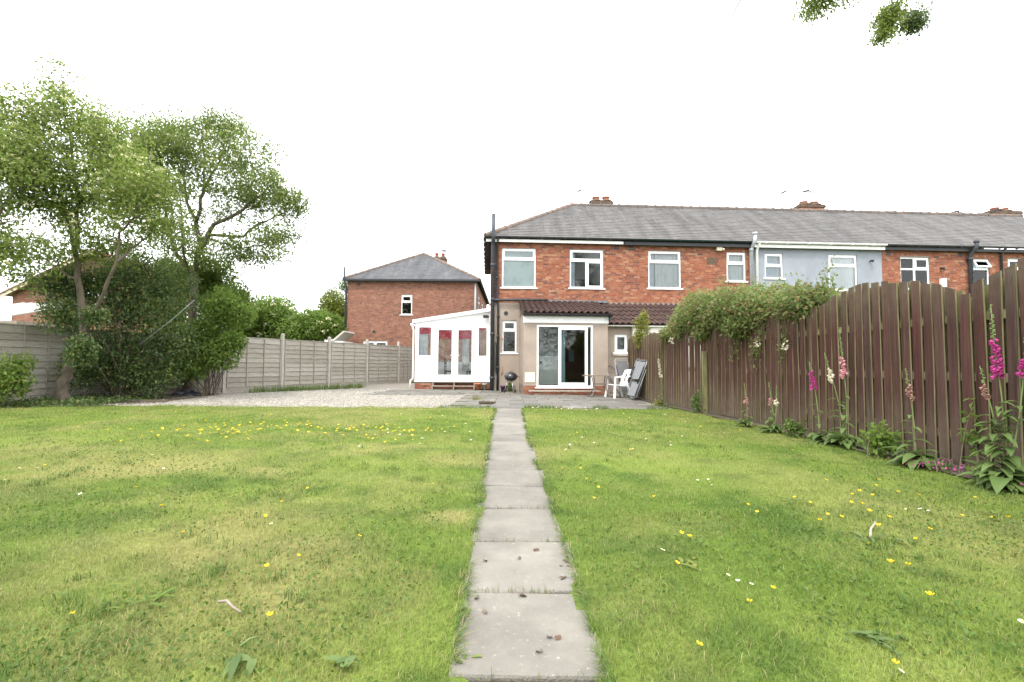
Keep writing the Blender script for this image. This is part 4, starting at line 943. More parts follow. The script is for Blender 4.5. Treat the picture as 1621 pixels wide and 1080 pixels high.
# ------------------------------------------------------------------ trees and shrubs
def grow(name, label, cat, base, limbs, blobs, nt, seed, bark, twig=.004, group=None, sides=6, reach=3.4):
    """trunk and limbs as given, branches grown to targets sampled in the crown; returns the thing, leaf centres and outward hints"""
    rs = RS(seed); t = thing(name, label, cat, base, 0, group); B0 = Vector(base); mb = MB(); nodes = []; rad = []
    for pts, ra, rb in limbs:
        P = [Vector(p) for p in pts]; fine = []
        for a, b in zip(P, P[1:]):
            for k in range(3): fine.append(a.lerp(b, k/3))
        fine.append(P[-1]); n = len(fine)
        for i in range(1, n-1): fine[i] = fine[i] + Vector(rs.normal(size=3)*.018)
        rr_ = [ra + (rb-ra)*(i/(n-1))**.8 for i in range(n)]
        mb.tube([p-B0 for p in fine], rr_, 9 if ra > .06 else sides)
        nodes += fine; rad += rr_
    NP = np.array([tuple(p) for p in nodes]); NR = np.array(rad)
    w = np.array([b[6] for b in blobs]); w = w/w.sum(); ch = rs.choice(len(blobs), nt, p=w)
    u = unit(rs.normal(size=(nt,3)))*(rs.rand(nt,1)**.42)
    T = np.array([[*b[:3]] for b in blobs])[ch] + u*np.array([[*b[3:6]] for b in blobs])[ch]
    order = np.argsort(((T[:,None,:]-NP[None,:,:])**2).sum(2).min(1))
    ends = []
    for i in order:
        q = T[i]; d = NP - q; dist = np.sqrt((d**2).sum(1)) + np.maximum(0, NP[:,2]-q[2])*.8 + (NR < .006)*.3
        j = int(dist.argmin()); a = NP[j]; L_ = np.linalg.norm(q-a)
        if L_ > reach: continue
        ra = min(NR[j]*.7, .006+.013*L_); k = max(3, int(L_/.16)); c1 = a+(q-a)*.5+np.array([0,0,.10*L_])+rs.normal(size=3)*.09*L_
        pts = [ (1-s)**2*a + 2*s*(1-s)*c1 + s*s*q for s in np.linspace(0,1,k+1)]
        pts = [pts[0]] + [p + rs.normal(size=3)*.012 for p in pts[1:]]
        rr_ = [ra+(twig-ra)*s for s in np.linspace(0,1,k+1)]
        mb.tube([Vector(p)-B0 for p in pts], rr_, 4, cap=False)
        NP = np.vstack([NP, pts[1:]]); NR = np.r_[NR, rr_[1:]]
        ends.append(pts[-max(2, k//2):])
    tr = mb.build('trunk', M[bark], t)
    return t, ends, rs, np.array(base)
def clothe(t, ends, rs, base, per, L_, W_, key, spread=.16, droop=.35, name='crown', frac=1.0):
    P = []
    for e in ends:
        if rs.rand() > frac: continue
        e = np.array(e); k = per; j = rs.randint(0, len(e), k)
        P.append(e[j] + rs.normal(size=(k,3))*np.array([spread,spread,spread*.7]))
    P = np.concatenate(P) - base
    o = leaves(name, P, L_, W_, M[key], t, rs, droop); return o
def blossom(t, ends, rs, base, n, blobs_top=None, key='blossom'):
    E = np.array([e[-1] for e in ends]); j = rs.choice(len(E), n); P = []
    for p in E[j]:
        c = p + rs.normal(size=3)*.12 + np.array([0,0,.08]); k = 12; a = rs.rand(k)*6.28; r_ = .07*np.sqrt(rs.rand(k))
        P.append(np.c_[c[0]+r_*np.cos(a), c[1]+r_*np.sin(a), c[2]+rs.normal(size=k)*.01])
    P = np.concatenate(P)-base; o = leaves('blossom', P, .045, .04, M[key], t, rs, -1.0); o['kind'] = 'stuff'
# left elder, forked low down
t1 = grow('elder_tree', 'tall forked elder tree with a swollen pale trunk at the left edge of the lawn', 'tree', (-10.78, 11.3, -0.01),
    [([(-10.78, 11.3, -0.01),(-10.81, 11.3, 0.43),(-10.73, 11.32, 0.79),(-10.52, 11.35, 1.27),(-10.45, 11.4, 1.92),(-10.59, 11.45, 2.62),(-10.8, 11.5, 3.34),(-10.87, 11.5, 4.05),(-10.88, 11.5, 4.85),(-11.06, 11.5, 6.14),(-11.18, 11.4, 7.22),(-11.36, 11.4, 8.23)],.145,.010),
     ([(-10.45, 11.35, 1.61),(-10.04, 11.2, 2.21),(-9.6, 11.0, 2.87),(-9.3, 10.9, 3.38),(-9.27, 10.9, 4.05),(-8.86, 10.8, 4.4),(-8.6, 10.8, 5.08),(-8.46, 10.7, 6.02)],.052,.009),
     ([(-10.84, 11.5, 3.65),(-10.9, 11.3, 4.55),(-11.1, 11.1, 4.99),(-11.38, 11.0, 5.35),(-11.65, 10.8, 5.74)],.055,.01),
     ([(-10.88, 11.5, 4.77),(-10.92, 11.8, 5.94),(-10.9, 11.9, 6.82),(-10.82, 12.0, 7.52)],.05,.01),
     ([(-9.3, 10.9, 3.38),(-9.23, 11.2, 3.8),(-9.03, 11.4, 4.07),(-8.93, 11.6, 4.74),(-8.85, 11.7, 5.42)],.04,.01),
     ([(-10.67, 11.45, 2.94),(-11.62, 11.9, 3.41),(-12.41, 12.1, 3.78),(-12.93, 12.2, 3.92)],.035,.008)],
    [(*(-11.15, 11.4, 6.65),1.3,1.3,1.1,3),(*(-11.48, 11.1, 5.33),1.2,1.3,1.1,3),(*(-9.86, 11.4, 6.02),.85,1.2,1.0,2.2),(*(-11.34, 11.4, 7.79),.42,.6,.75,.8),(*(-10.4, 11.6, 7.09),.6,.8,.35,.6),(*(-12.06, 11.2, 6.94),.7,.8,.4,.7),
     (*(-12.35, 11.8, 3.8),.85,1.0,.55,1.2),(*(-10.22, 11.3, 3.92),.75,1.0,.45,1.0),(*(-8.94, 11.1, 4.88),.85,1.0,1.0,2.6),(*(-10.73, 11.3, 4.94),.9,1.1,.6,1.6),(*(-11.68, 10.9, 5.86),.9,1.1,.7,1.5)], 500, 3, 'bark')
clothe(*t1, 52, .10, .043, 'leaf_elder', .19); blossom(*t1, 430)
t2 = grow('elder_tree', 'wide spreading elder tree leaning right over the gravel by the grey fence', 'tree', (-10.47, 15.2, 0.02),
    [([(-10.47, 15.2, 0.02),(-10.47, 15.2, 0.69),(-10.41, 15.2, 1.72),(-10.42, 15.2, 2.96),(-10.42, 15.2, 4.0),(-10.25, 15.2, 4.79),(-10.41, 15.2, 5.68),(-10.24, 15.2, 6.74),(-10.21, 15.2, 7.48),(-10.33, 15.1, 8.72)],.19,.012),
     ([(-10.28, 15.2, 4.67),(-9.73, 15.0, 5.5),(-8.8, 14.8, 5.85),(-8.39, 14.7, 6.15),(-7.87, 14.6, 6.53),(-7.33, 14.5, 6.86)],.085,.012),
     ([(-10.32, 15.2, 4.52),(-10.13, 15.5, 5.32),(-9.12, 15.6, 5.29),(-8.58, 15.6, 5.75),(-7.78, 15.6, 6.08),(-7.05, 15.6, 5.87)],.075,.008),
     ([(-10.4, 15.2, 5.47),(-10.62, 15.0, 6.2),(-10.78, 14.9, 7.25),(-10.87, 14.8, 8.56)],.07,.012),
     ([(-10.43, 15.2, 3.79),(-11.33, 15.5, 4.73),(-11.76, 15.6, 6.18),(-12.4, 15.7, 7.24),(-12.64, 15.7, 8.63)],.08,.012),
     ([(-10.44, 15.2, 3.37),(-10.39, 14.6, 4.48),(-10.31, 14.4, 5.43),(-10.38, 14.3, 6.4)],.055,.01),
     ([(-10.24, 15.2, 6.74),(-9.98, 15.5, 7.68),(-9.71, 15.6, 8.54),(-9.52, 15.6, 9.31)],.05,.01),
     ([(-10.07, 15.3, 5.12),(-8.6, 14.6, 4.59),(-7.71, 14.4, 4.75),(-7.13, 14.3, 4.14)],.03,.006)],
    [(*(-10.23, 15.2, 8.23),1.4,1.5,1.15,3),(*(-8.83, 15.0, 7.41),1.4,1.5,1.2,3),(*(-7.83, 15.0, 6.36),.95,1.2,.8,2.0),(*(-11.43, 15.2, 8.12),1.0,1.3,.85,1.8),(*(-9.64, 15.2, 6.32),1.6,1.4,.75,1.5),(*(-8.32, 14.8, 4.65),1.1,1.1,.6,1.2),(*(-7.73, 15.2, 5.27),.8,1.0,.5,1.0),
     (*(-7.34, 15.4, 6.4),.45,.8,.5,.6),(*(-10.47, 15.0, 4.58),1.2,1.0,.7,1.1),(*(-12.2, 15.5, 7.05),1.2,1.2,1.5,4.0),(*(-13.01, 15.4, 7.87),1.2,1.2,1.4,3.4),(*(-11.98, 15.4, 8.64),.9,1.1,.7,1.6),(*(-13.35, 15.4, 6.15),1.0,1.0,.8,1.2),(*(-11.44, 15.3, 5.28),1.2,1.0,.5,.8),(*(-9.33, 14.8, 4.74),1.1,1.1,.6,1.0),(*(-9.65, 15.4, 8.98),.8,.9,.5,1.0)], 760, 8, 'bark')
clothe(*t2, 56, .108, .046, 'leaf_elder2', .20); blossom(*t2, 330)
t3 = grow('elder_tree', 'elder tree at the left picture edge, only its right hand leaves in view', 'tree', (-12.0,9.3,0),
    [([(-12.0,9.3,0),(-12.0,9.3,1.5),(-11.9,9.4,2.8),(-11.6,9.5,4.0),(-11.7,9.5,6.0)],.13,.012),
     ([(-11.9,9.4,3.0),(-11.13, 10.0, 4.23),(-11.02, 10.2, 4.84),(-10.93, 10.3, 5.34)],.055,.01),([(-11.9,9.4,2.6),(-10.82, 9.8, 3.94),(-10.36, 9.8, 4.01)],.03,.008)],
    [(*(-11.19, 10.0, 5.18),1.0,1.0,1.2,2),(*(-11.01, 10.0, 3.37),.75,.8,.9,1.0),(*(-11.98, 10.0, 4.75),1.3,1.3,1.6,2),(*(-11.02, 10.2, 5.84),.7,.8,.6,1)], 170, 14, 'bark')
clothe(*t3, 50, .10, .042, 'leaf_elder', .17); blossom(*t3, 50)

def shrub(name, label, cat, base, blobs, n, L_, W_, key, seed, nstem=14, key2=None, f2=.0, droop=.3, shell=.3, group=None, bark='bark_dark', stemr=.018):
    rs = RS(seed); t = thing(name, label, cat, base, 0, group); b0 = np.array(base, float)
    w = np.array([b[6] for b in blobs], float); w /= w.sum(); ch = rs.choice(len(blobs), n, p=w)
    u = unit(rs.normal(size=(n,3)))
    lump = 1 + .22*(fbm(u[:,0]*3+ch*7.3+9, u[:,2]*3+u[:,1]*2+9, seed, 3)-.5)*2
    r_ = (rs.rand(n)**shell)*lump
    P = np.array([[*b[:3]] for b in blobs])[ch] + u*r_[:,None]*np.array([[*b[3:6]] for b in blobs])[ch]
    cl = rs.normal(size=(max(40, n//45),3)); cid = rs.randint(0, len(cl), n)
    P = P[P[:,2] > .03]
    k = int(len(P)*(1-f2)); out = unit(P - np.array([[*b[:3]] for b in blobs])[ch][:len(P)]) if False else None
    mb = MB()
    for i in range(nstem):
        b = blobs[rs.choice(len(blobs), p=w)]; q = np.array(b[:3]) + unit(rs.normal(size=(1,3)))[0]*np.array(b[3:6])*.75
        a = b0 + np.array([rs.normal()*.12, rs.normal()*.12, 0]); c = a*.5+q*.5+np.array([0,0,.2])
        pts = [(1-s)**2*a+2*s*(1-s)*c+s*s*q-b0 for s in np.linspace(0,1,6)]
        mb.tube(pts, [stemr*(1-.8*s) for s in np.linspace(0,1,6)], 5, cap=False)
    mb.build('stems', M[bark], t)['kind'] = 'stuff'
    leaves('foliage', P[:k]-b0, L_, W_, M[key], t, rs, droop)
    if f2: leaves('foliage', P[k:]-b0, L_, W_, M[key2], t, rs, droop)
    return t
def BL(c, rx, ry, rz, w): return (*c, rx, ry, rz, w)
shrub('holly_bush', 'big dark evergreen holly between the two elder trunks in front of the fence', 'bush', (-10.7,12.9,0),
    [BL((-10.78, 13.0, 2.49),1.4,1.0,1.15,4),BL((-10.28, 13.6, 3.12),1.1,1.0,.95,2.5),BL((-11.64, 12.4, 2.75),1.0,.7,.75,1.6),BL((-11.85, 12.0, 2.94),.5,.5,.3,.35),BL((-10.98, 12.9, 1.08),1.15,.8,.8,2.2),BL((-9.88, 13.4, 1.45),1.0,.8,1.0,2.2),
     BL((-11.19, 12.2, 0.82),.55,.5,.6,.8),BL((-10.16, 13.0, 0.56),1.0,.7,.5,1.2),BL((-10.73, 13.2, 3.78),.7,.6,.5,.9),BL((-12.25, 11.9, 3.17),.4,.35,.16,.12),BL((-10.14, 11.0, 1.29),.38,.25,.42,.7),BL((-10.04, 11.2, 2.13),.4,.3,.3,.4),BL((-11.18, 11.6, 2.17),.7,.4,.5,.9),BL((-11.65, 12.2, 3.22),.6,.4,.35,.5),BL((-11.0, 12.6, 3.3),1.0,.7,.6,1.6)], 36000, .082, .042, 'leaf_holly', 31, 30, shell=.6)
shrub('laurel_shrub', 'bright green bushy shrub round the foot of the right hand elder', 'bush', (-9.4,14.6,0),
    [BL((-9.59, 14.6, 1.69),.8,.6,.8,2.4),BL((-11.06, 15.9, 3.7),.9,.6,.6,2),BL((-8.97, 14.5, 2.68),.65,.6,.7,1.5),BL((-9.73, 14.0, 0.91),.7,.6,.45,1.5),BL((-11.73, 15.9, 4.17),.7,.5,.4,.9),BL((-8.52, 14.3, 1.69),.4,.4,.3,.7),BL((-10.31, 15.9, 3.92),.95,.5,.7,2.2),BL((-9.06, 15.2, 3.07),.6,.5,.65,1.3),BL((-8.93, 14.2, 1.29),.7,.6,.5,1.4),BL((-8.32, 14.4, 2.47),.35,.4,.4,.6)], 24000, .105, .05, 'leaf_bright', 33, 16, shell=.55)
shrub('ivy_shrub', 'low bright evergreen shrub in the corner against the left fence', 'bush', (-11.5,10.2,0),
    [BL((-10.99, 10.3, 0.57),.42,.35,.38,2),BL((-11.14, 10.2, 0.78),.4,.3,.5,1.2),BL((-10.98, 10.5, 0.99),.25,.2,.25,.5)], 2600, .075, .04, 'leaf_bright', 35, 8, 'leaf_yellow', .12, shell=.5)
rs = RS(77); n = 3600
P = np.c_[rs.uniform(-12.0,-9.6,n), rs.uniform(9.9,13.2,n), rs.rand(n)**2*.14+.01]; P = P[(P[:,1] > 10.15+.35*(P[:,0]+11))]
tag(leaves('ivy_ground_cover', P, .06, .05, M['leaf_holly'], None, rs, .0), 'dark ivy creeping over the soil below the trees', kind='stuff')
# beyond the fences
def bgbush(name, label, blobs, n, key, seed, L_=.13, group=None, shell=.35): return shrub(name, label, 'bush', (blobs[0][0],blobs[0][1],0), blobs, n, L_, L_*.5, key, seed, 8, shell=shell, group=group)
b_ = bgbush('elder_bush', 'rounded green bush dotted with cream flowers behind the grey fence, left part', [BL((-13.94, 27.0, 3.73),1.5,1.3,1.25,2),BL((-15.21, 27.0, 3.17),1.2,1.2,1.1,1.2),BL((-14.44, 27.0, 2.26),2.0,1.3,1.6,1.5),BL((-12.45, 27.0, 2.64),1.6,1.3,1.4,1)], 20000, 'leaf_bright', 41, .16, shell=.5)
rs = RS(5); P = np.concatenate([np.array(c_)+rs.normal(size=(14,3))*[.09,.05,.05] for c_ in [(-14.14, 26.0, 3.98),(-13.43, 26.0, 3.7),(-12.74, 26.0, 4.28),(-13.76, 26.0, 3.14),(-12.36, 26.0, 3.43),(-14.48, 26.0, 3.41),(-11.99, 26.0, 2.87),(-13.05, 26.0, 2.86),(-13.45, 26.0, 4.27),(-12.38, 26.0, 3.99),(-14.81, 26.0, 2.85),(-14.1, 26.0, 2.57)]])
leaves('blossom', P-np.array(b_.location), .09, .08, M['blossom'], b_, rs, -1)['kind'] = 'stuff'
b_ = bgbush('elder_bush', 'lower green bush with cream flowers behind the grey fence, beside the neighbouring house', [BL((-11.16, 26.5, 3.16),1.3,1.2,.95,2),BL((-10.26, 27.0, 3.02),.8,1,.8,1),BL((-12.04, 26.5, 2.61),1.2,1.2,1.2,1.2)], 15000, 'leaf_bright', 43, .16, shell=.5)
P = np.concatenate([np.array(c_)+rs.normal(size=(14,3))*[.09,.05,.05] for c_ in [(-11.48, 25.6, 3.61),(-10.61, 25.6, 3.19),(-10.94, 25.6, 2.91),(-10.09, 25.6, 3.44),(-11.82, 25.6, 3.08),(-10.35, 25.6, 2.74),(-9.74, 25.6, 3.1),(-11.18, 25.6, 2.74)]])
leaves('blossom', P-np.array(b_.location), .09, .08, M['blossom'], b_, rs, -1)['kind'] = 'stuff'
bgbush('golden_conifer', 'yellow green conifer rising behind the bushes left of the neighbouring house', [BL((-12.41, 32.0, 4.69),.95,.9,1.5,2),BL((-11.75, 32.0, 4.26),.8,.8,1.3,1),BL((-12.95, 32.0, 3.6),.8,.8,1.0,1)], 14000, 'leaf_conifer', 45, .13, shell=.5)
bgbush('small_tree', 'dark leafy treetop showing just left of the neighbouring roof', [BL((-12.84, 36.0, 7.03),.7,.7,.6,1),BL((-13.01, 36.0, 5.89),.9,.8,1.4,1)], 2600, 'leaf_bush', 47, .12)
bgbush('dense_tree', 'mid green tree behind the elder trunks beyond the fence', [BL((-17.0, 24.0, 4.71),2.2,1.5,1.9,2),BL((-15.64, 25.0, 3.86),1.8,1.4,1.6,2),BL((-16.6, 24.0, 2.75),2.5,1.4,1.2,1)], 16000, 'leaf_bright', 49, .15, shell=.5)

# rambling rose leaning over the brown fence
RB = shrub('rambling_rose', 'rambling rose bush spilling over the top of the brown fence', 'bush', (5.0,9.2,0),
    [BL((4.72,7.5,2.02),.45,.75,.36,1.8),BL((4.70,8.6,2.12),.6,.9,.44,2.6),BL((4.5,9.6,2.18),.6,.95,.50,2.8),BL((4.35,10.6,2.24),.52,.85,.52,2.4),BL((4.25,11.5,2.02),.4,.6,.40,1.4),BL((4.12,12.3,1.85),.25,.4,.22,.5),BL((4.3,8.9,1.78),.22,.5,.22,.7),BL((4.2,10.3,1.8),.2,.4,.2,.5)],
    25000, .072, .042, 'leaf_rose', 51, 34, 'leaf_rose_tip', .09, shell=.55, stemr=.01)
mb = MB(); P = []; rs = RS(9)
for (y_, x_, zt) in [(7.05,4.78,2.62),(7.15,4.8,2.45),(7.9,4.85,2.56),(8.3,4.8,2.62),(9.2,4.8,2.78),(9.9,4.6,2.86),(10.2,4.6,2.9),(10.8,4.4,2.8),(11.3,4.3,2.9),(8.8,4.7,2.65),(11.8,4.2,2.55)]:
    pts = [(x_+rs.normal()*.03-5.0, y_+rs.normal()*.04-9.2, z_) for z_ in np.linspace(1.9,zt,5)]; mb.tube(pts, [.007,.006,.005,.004,.003], 4, cap=False)
    for s in np.linspace(.2,1,12): i = s*4; a = np.array(pts[min(int(i),3)]); b = np.array(pts[min(int(i)+1,4)]); P.append(a+(b-a)*(i-int(i) if i < 4 else 1)+rs.normal(size=(6,3))*.05)
for (y_, z_, ln_) in [(8.2,1.75,.5),(8.25,1.5,.4),(8.9,1.6,.35),(7.5,1.6,.4)]:
    x_ = fence_x(y_)-.10; pts = [(x_-5.0+rs.normal()*.03, y_-9.2+.06*k, z_-ln_*k/4) for k in range(5)]; mb.tube(pts, .004, 4, cap=False)
    for p_ in pts: P.append(np.array(p_)+rs.normal(size=(14,3))*[.04,.09,.07])
mb.build('shoots', M['stem'], RB)['kind'] = 'stuff'
leaves('shoot_leaves', np.concatenate(P), .06, .035, M['leaf_rose'], RB, rs, .2)
P = np.concatenate([np.array([fence_x(y_)-.2-5.0, y_-9.2, z_])+rs.normal(size=(16,3))*.025 for y_, z_ in [(8.15,1.42),(11.6,1.62),(11.55,1.7),(7.4,1.35)]]); leaves('blossom', P, .04, .035, M['bell_cream'], RB, rs, 0)['kind'] = 'stuff'
shrub('fuchsia_shrub', 'spindly yellow green shrub showing above the far end of the brown fence', 'bush', (4.25,15.0,0), [BL((4.08,14.7,2.2),.27,.22,.45,2),BL((3.98,14.5,1.85),.22,.18,.3,1.3),BL((4.2,14.8,2.55),.15,.15,.25,.7)], 1700, .075, .038, 'leaf_yellow', 53, 8, shell=.5, stemr=.01)
# neighbour's trees the window panes reflect, and the bough that hangs into the top of the picture
ov = grow('overhanging_tree', 'tree whose drooping twigs hang in at the top right of the picture', 'tree', (5.6,-1.5,0),
    [([(5.6,-1.5,0),(5.6,-1.4,2),(5.4,-1.2,4),(5.1,-.8,6.5),(4.8,-.6,9)],.2,.03),([(5.45,-1.25,3.6),(5.0,1.0,5.2),(4.6,3.0,5.9),(4.3,4.6,5.7),(4.21, 5.0, 5.01)],.07,.008),([(4.6,3.0,5.9),(4.0,4.2,5.9),(3.7,4.8,5.5),(3.41, 5.0, 5.2)],.03,.006)],
    [(5.2,-1.5,6.5,2.0,2.0,2.2,4),(4.0,-3.5,6.0,1.8,1.8,1.8,3),(6.0,1.0,6.8,1.3,1.5,1.2,1)], 170, 61, 'bark_dark')
clothe(*ov, 50, .10, .04, 'leaf_bush', .25)
rs = RS(12); P = []
cl = [((4.14, 5.0, 4.9),.065,.08,900,0),((4.07, 5.0, 4.71),.05,.035,300,0),((4.21, 5.0, 5.01),.06,.045,240,0),((4.58, 5.15, 4.99),.06,.07,1300,1),((4.48, 5.15, 4.97),.07,.04,400,1),((3.41, 5.0, 5.1),.12,.055,900,0),((3.28, 5.0, 4.98),.05,.045,120,0),((3.72, 5.0, 5.14),.06,.05,70,0)]
for dk in (0,1):
    P = np.concatenate([np.array(c)+rs.normal(size=(k,3))*[sx,sx,sz] for c, sx, sz, k, q in cl if q == dk])-ov[3]
    leaves('twig_leaves', P, .058 if dk == 0 else .034, .016, M['leaf_elder' if dk == 0 else 'leaf_holly'], ov[0], rs, .8)
mb = MB(); b0 = Vector(ov[0].location)
for pts in [[(2.55, 5.0, 5.16),(2.47, 5.0, 5.03),(2.41, 5.0, 4.9),(2.35, 5.0, 4.81),(2.28, 5.0, 4.78),(2.2, 5.0, 4.8)],[(4.0,4.2,5.9),(2.85, 5.0, 5.32),(2.55, 5.0, 5.16)],[(4.21, 5.0, 5.01),(4.16, 5.0, 4.9),(4.07, 5.0, 4.72)],[(4.21, 5.0, 5.01),(4.47, 5.1, 5.05),(4.58, 5.15, 4.98)],[(4.69, 5.0, 5.22),(4.63, 5.0, 5.06),(4.58, 5.05, 5.03),(4.57, 5.15, 4.99),(4.45, 5.15, 4.94)],[(4.39, 5.0, 5.26),(4.26, 5.0, 5.06),(4.14, 5.0, 4.88),(4.05, 5.0, 4.69)],[(3.69, 5.0, 5.26),(3.51, 5.0, 5.13),(3.33, 5.0, 5.01),(3.23, 5.0, 4.89)],[(1.72, 5.0, 5.14),(1.7, 5.0, 5.1)]]:
    mb.tube([Vector(p)-b0 for p in pts], [.008-.005*i/(len(pts)-1) for i in range(len(pts))], 5)
mb.build('twigs', M['bark_dark'], ov[0])['kind'] = 'stuff'
bt = grow('garden_tree', 'leafy tree behind the camera that the upstairs windows reflect', 'tree', (9,-11,0),
    [([(9,-11,0),(9,-11,2),(9.2,-11,5.5),(9.1,-11,10),(9.1,-11,13.5)],.26,.03),([(9.1,-11,4.5),(10.8,-10.8,7.5),(12,-10.8,10)],.12,.02),([(9.1,-11,4.5),(7.2,-11,7.5),(6,-11,10)],.12,.02)],
    [(9.2,-11,10.2,2.6,2.2,3.6,4),(12,-11,8.8,2.2,2,2.8,2),(6,-11,8.8,2.2,2,2.8,2),(9,-11,5.5,3,2,1.5,1)], 260, 63, 'bark_dark')
clothe(*bt, 40, .17, .08, 'leaf_bush', .3)
shrub('added_reflection_hedge', 'tall unseen hedge added behind the camera to darken window reflections', 'hedge', (0,-14,0), [BL((x_,-14,2.4+.5*math.sin(x_)),2.6,1.0,4.0,1) for x_ in range(-24,27,4)], 18000, .3, .16, 'leaf_bush', 64, 20, shell=.4)  # hedge added out of view, tall enough to darken what the panes reflect

# ------------------------------------------------------------------ foxgloves and other plants by the brown fence
def leaf_strip(mb, base, d, L_, W_, droop, n=4):
    base = Vector(base); d = Vector(d).normalized(); s = d.cross(Vector((0,0,1)))
    if s.length < 1e-3: s = Vector((1,0,0))
    s.normalize(); p = base.copy(); vs = []
    for i in range(n+1):
        t = i/n; w = W_*.5*math.sin(math.pi*(.08+.92*t)**.8)*(1 if t < 1 else 0)+.002; upv = s.cross(d).normalized()
        vs += [p - s*w + upv*w*.35, p, p + s*w + upv*w*.35]
        d = (d + Vector((0,0,-droop/n))).normalized(); p = p + d*L_/n
    fs = []
    for i in range(n): o = 3*i; fs += [(o,o+1,o+4,o+3),(o+1,o+2,o+5,o+4)]
    mb.add(vs, fs, smooth=True)
def bell(mb, p, d, L_=.045, r=.016):
    p = Vector(p); d = Vector(d).normalized(); x = d.cross(Vector((0,0,1))).normalized(); y = d.cross(x); n = 6; vs = []
    for t, q in ((0,.35),(.35,.75),(.8,.9),(1,1.25)):
        for k in range(n): a = 2*math.pi*k/n; vs.append(p + d*L_*t + (x*math.cos(a)+y*math.sin(a))*r*q)
    fs = [(i*n+k,i*n+(k+1)%n,(i+1)*n+(k+1)%n,(i+1)*n+k) for i in range(3) for k in range(n)] + [tuple(range(n))]
    mb.add(vs, fs, smooth=True)
def foxglove(label, x, y, spikes, nleaf, lsize, seed, stemleaves=6, cat='foxglove', face=-2.4, tall_leaves=0):
    """spikes: (dx, dy, height, first bell z, last bell z, material, lean)"""
    rr = random.Random(seed); t = thing('foxglove', label, cat, (x,y,.01), 0, 'foxgloves along the brown fence')
    mb = MB()
    for i in range(int(nleaf*1.5)):
        a = rr.uniform(2.0, 5.2) if rr.random() < .8 else rr.uniform(0,6.28); e = rr.uniform(.25,1.0)
        leaf_strip(mb, (rr.uniform(-.07,.07), rr.uniform(-.07,.07), rr.uniform(.0,.10)), (math.cos(a), math.sin(a), e*1.3), lsize*rr.uniform(.5,1.1), lsize*.33*rr.uniform(.8,1.2), rr.uniform(.8,1.8))
    for (dx, dy, h, zb, zt, key, lean) in spikes:
        for k in range(stemleaves+tall_leaves):
            z = .06 + (zb*.72)*k/(stemleaves+tall_leaves); a = rr.uniform(1.6,5.6); f = 1-.6*k/(stemleaves+tall_leaves)
            leaf_strip(mb, (dx*(z/h)+lean*z, dy*(z/h), z), (math.cos(a), math.sin(a), .55), lsize*.8*f, lsize*.25*f, 1.3)
    mb.build('leaves', M['leaf_fox'], t)
    for (dx, dy, h, zb, zt, key, lean) in spikes:
        sm = MB(); P = lambda z: Vector((dx*z/h+lean*z+.03*math.sin(z*3), dy*z/h, z))
        zs = [h*k/8 for k in range(9)]; sm.tube([P(z) for z in zs], [.009-.006*k/8 for k in range(9)], 5)
        z = zt
        while z < h: 
            a = rr.uniform(0,6.28); r_ = .010*(1-(z-zt)/(h-zt+.01))+.003; p = P(z); q = p + Vector((math.cos(a),math.sin(a),-.2))*.016; sm.tube([p,q],[r_*.5,r_],4); z += .014
        sm.build('stem', M['stem'], t)
        fm = MB(); z = zb; k = 0
        while z < zt:
            f = (z-zb)/(zt-zb+.01); a = face + rr.uniform(-1.3,1.3); d = Vector((math.cos(a), math.sin(a), -.75)); bell(fm, P(z)+d*.008, d, .05*(1-.45*f), .0165*(1-.4*f)); z += .0125*(1-.2*f); k += 1
        fm.build('flower_spike', M[key], t)
foxglove('tallest foxglove, with a fat magenta spike, at the right edge of the picture', 4.30, 4.13, [(.0,.02,1.60,.98,1.30,'bell_magenta',.0),(.16,-.08,1.36,1.0,1.22,'bell_magenta',.03),(-.03,.12,1.05,.8,.9,'bell_faded',-.02)], 26, .34, 1, 10, tall_leaves=8)
foxglove('foxglove with a short faded pink spike in front of wide fence boards', 4.30, 5.02, [(.02,.1,1.02,.72,.86,'bell_faded',-.02)], 16, .30, 2, 8)
foxglove('foxglove clump with pale pink and cream spikes beside the magenta one', 4.34, 6.12, [(.06,.1,1.52,.92,1.18,'bell_pink',.0),(-.1,.2,1.22,.86,1.02,'bell_cream',.0)], 22, .30, 3, 8)
foxglove('slim foxglove with a narrow magenta spike left of the pale pink one', 4.22, 6.45, [(-.02,.1,1.10,.74,.98,'bell_magenta',-.03)], 12, .24, 4, 6)
foxglove('low foxglove with bent seeding stems below the rose', 4.10, 7.35, [(.0,.1,.78,.45,.55,'bell_faded',-.05),(.1,.2,.72,.45,.52,'bell_cream',.05)], 14, .24, 5, 6)
foxglove('small foxglove with withered tips, farthest of those under the rose', 4.02, 8.0, [(.0,.1,.74,.42,.52,'bell_faded',-.04)], 10, .22, 6, 6)
foxglove('lone white foxglove at the far end of the brown fence by the patio', 3.86, 12.1, [(.0,.0,1.35,.75,1.22,'bell_cream',-.04)], 12, .22, 7, 12)
def weed(label, x, y, h, r, n, key, seed, L_=.07, cat='weed', group=None):
    return shrub('leafy_weed', label, cat, (x,y,.01), [(x,y,h*.45,r,r,h*.55,1)], n, L_, L_*.5, key, seed, 5, shell=.6, stemr=.006, group=group)
weed('leafy green plant between the two foxglove clumps at the fence foot', 4.28, 5.45, .42, .2, 420, 'leaf_bright', 71)
weed('low plant with nettle-like leaves left of the foxglove clump', 4.15, 6.9, .28, .15, 220, 'leaf_bush', 72)
weed('tuft of green weeds growing round the short fence post', 4.0, 10.15, .5, .14, 260, 'leaf_fox', 73)
weed('vine leaves poking through the wide fence boards', 4.52, 4.62, .75, .05, 60, 'leaf_bright', 74, .09)
weed('small yellowing weed at the foot of the white foxglove', 3.75, 12.0, .16, .14, 120, 'leaf_yellow', 75)
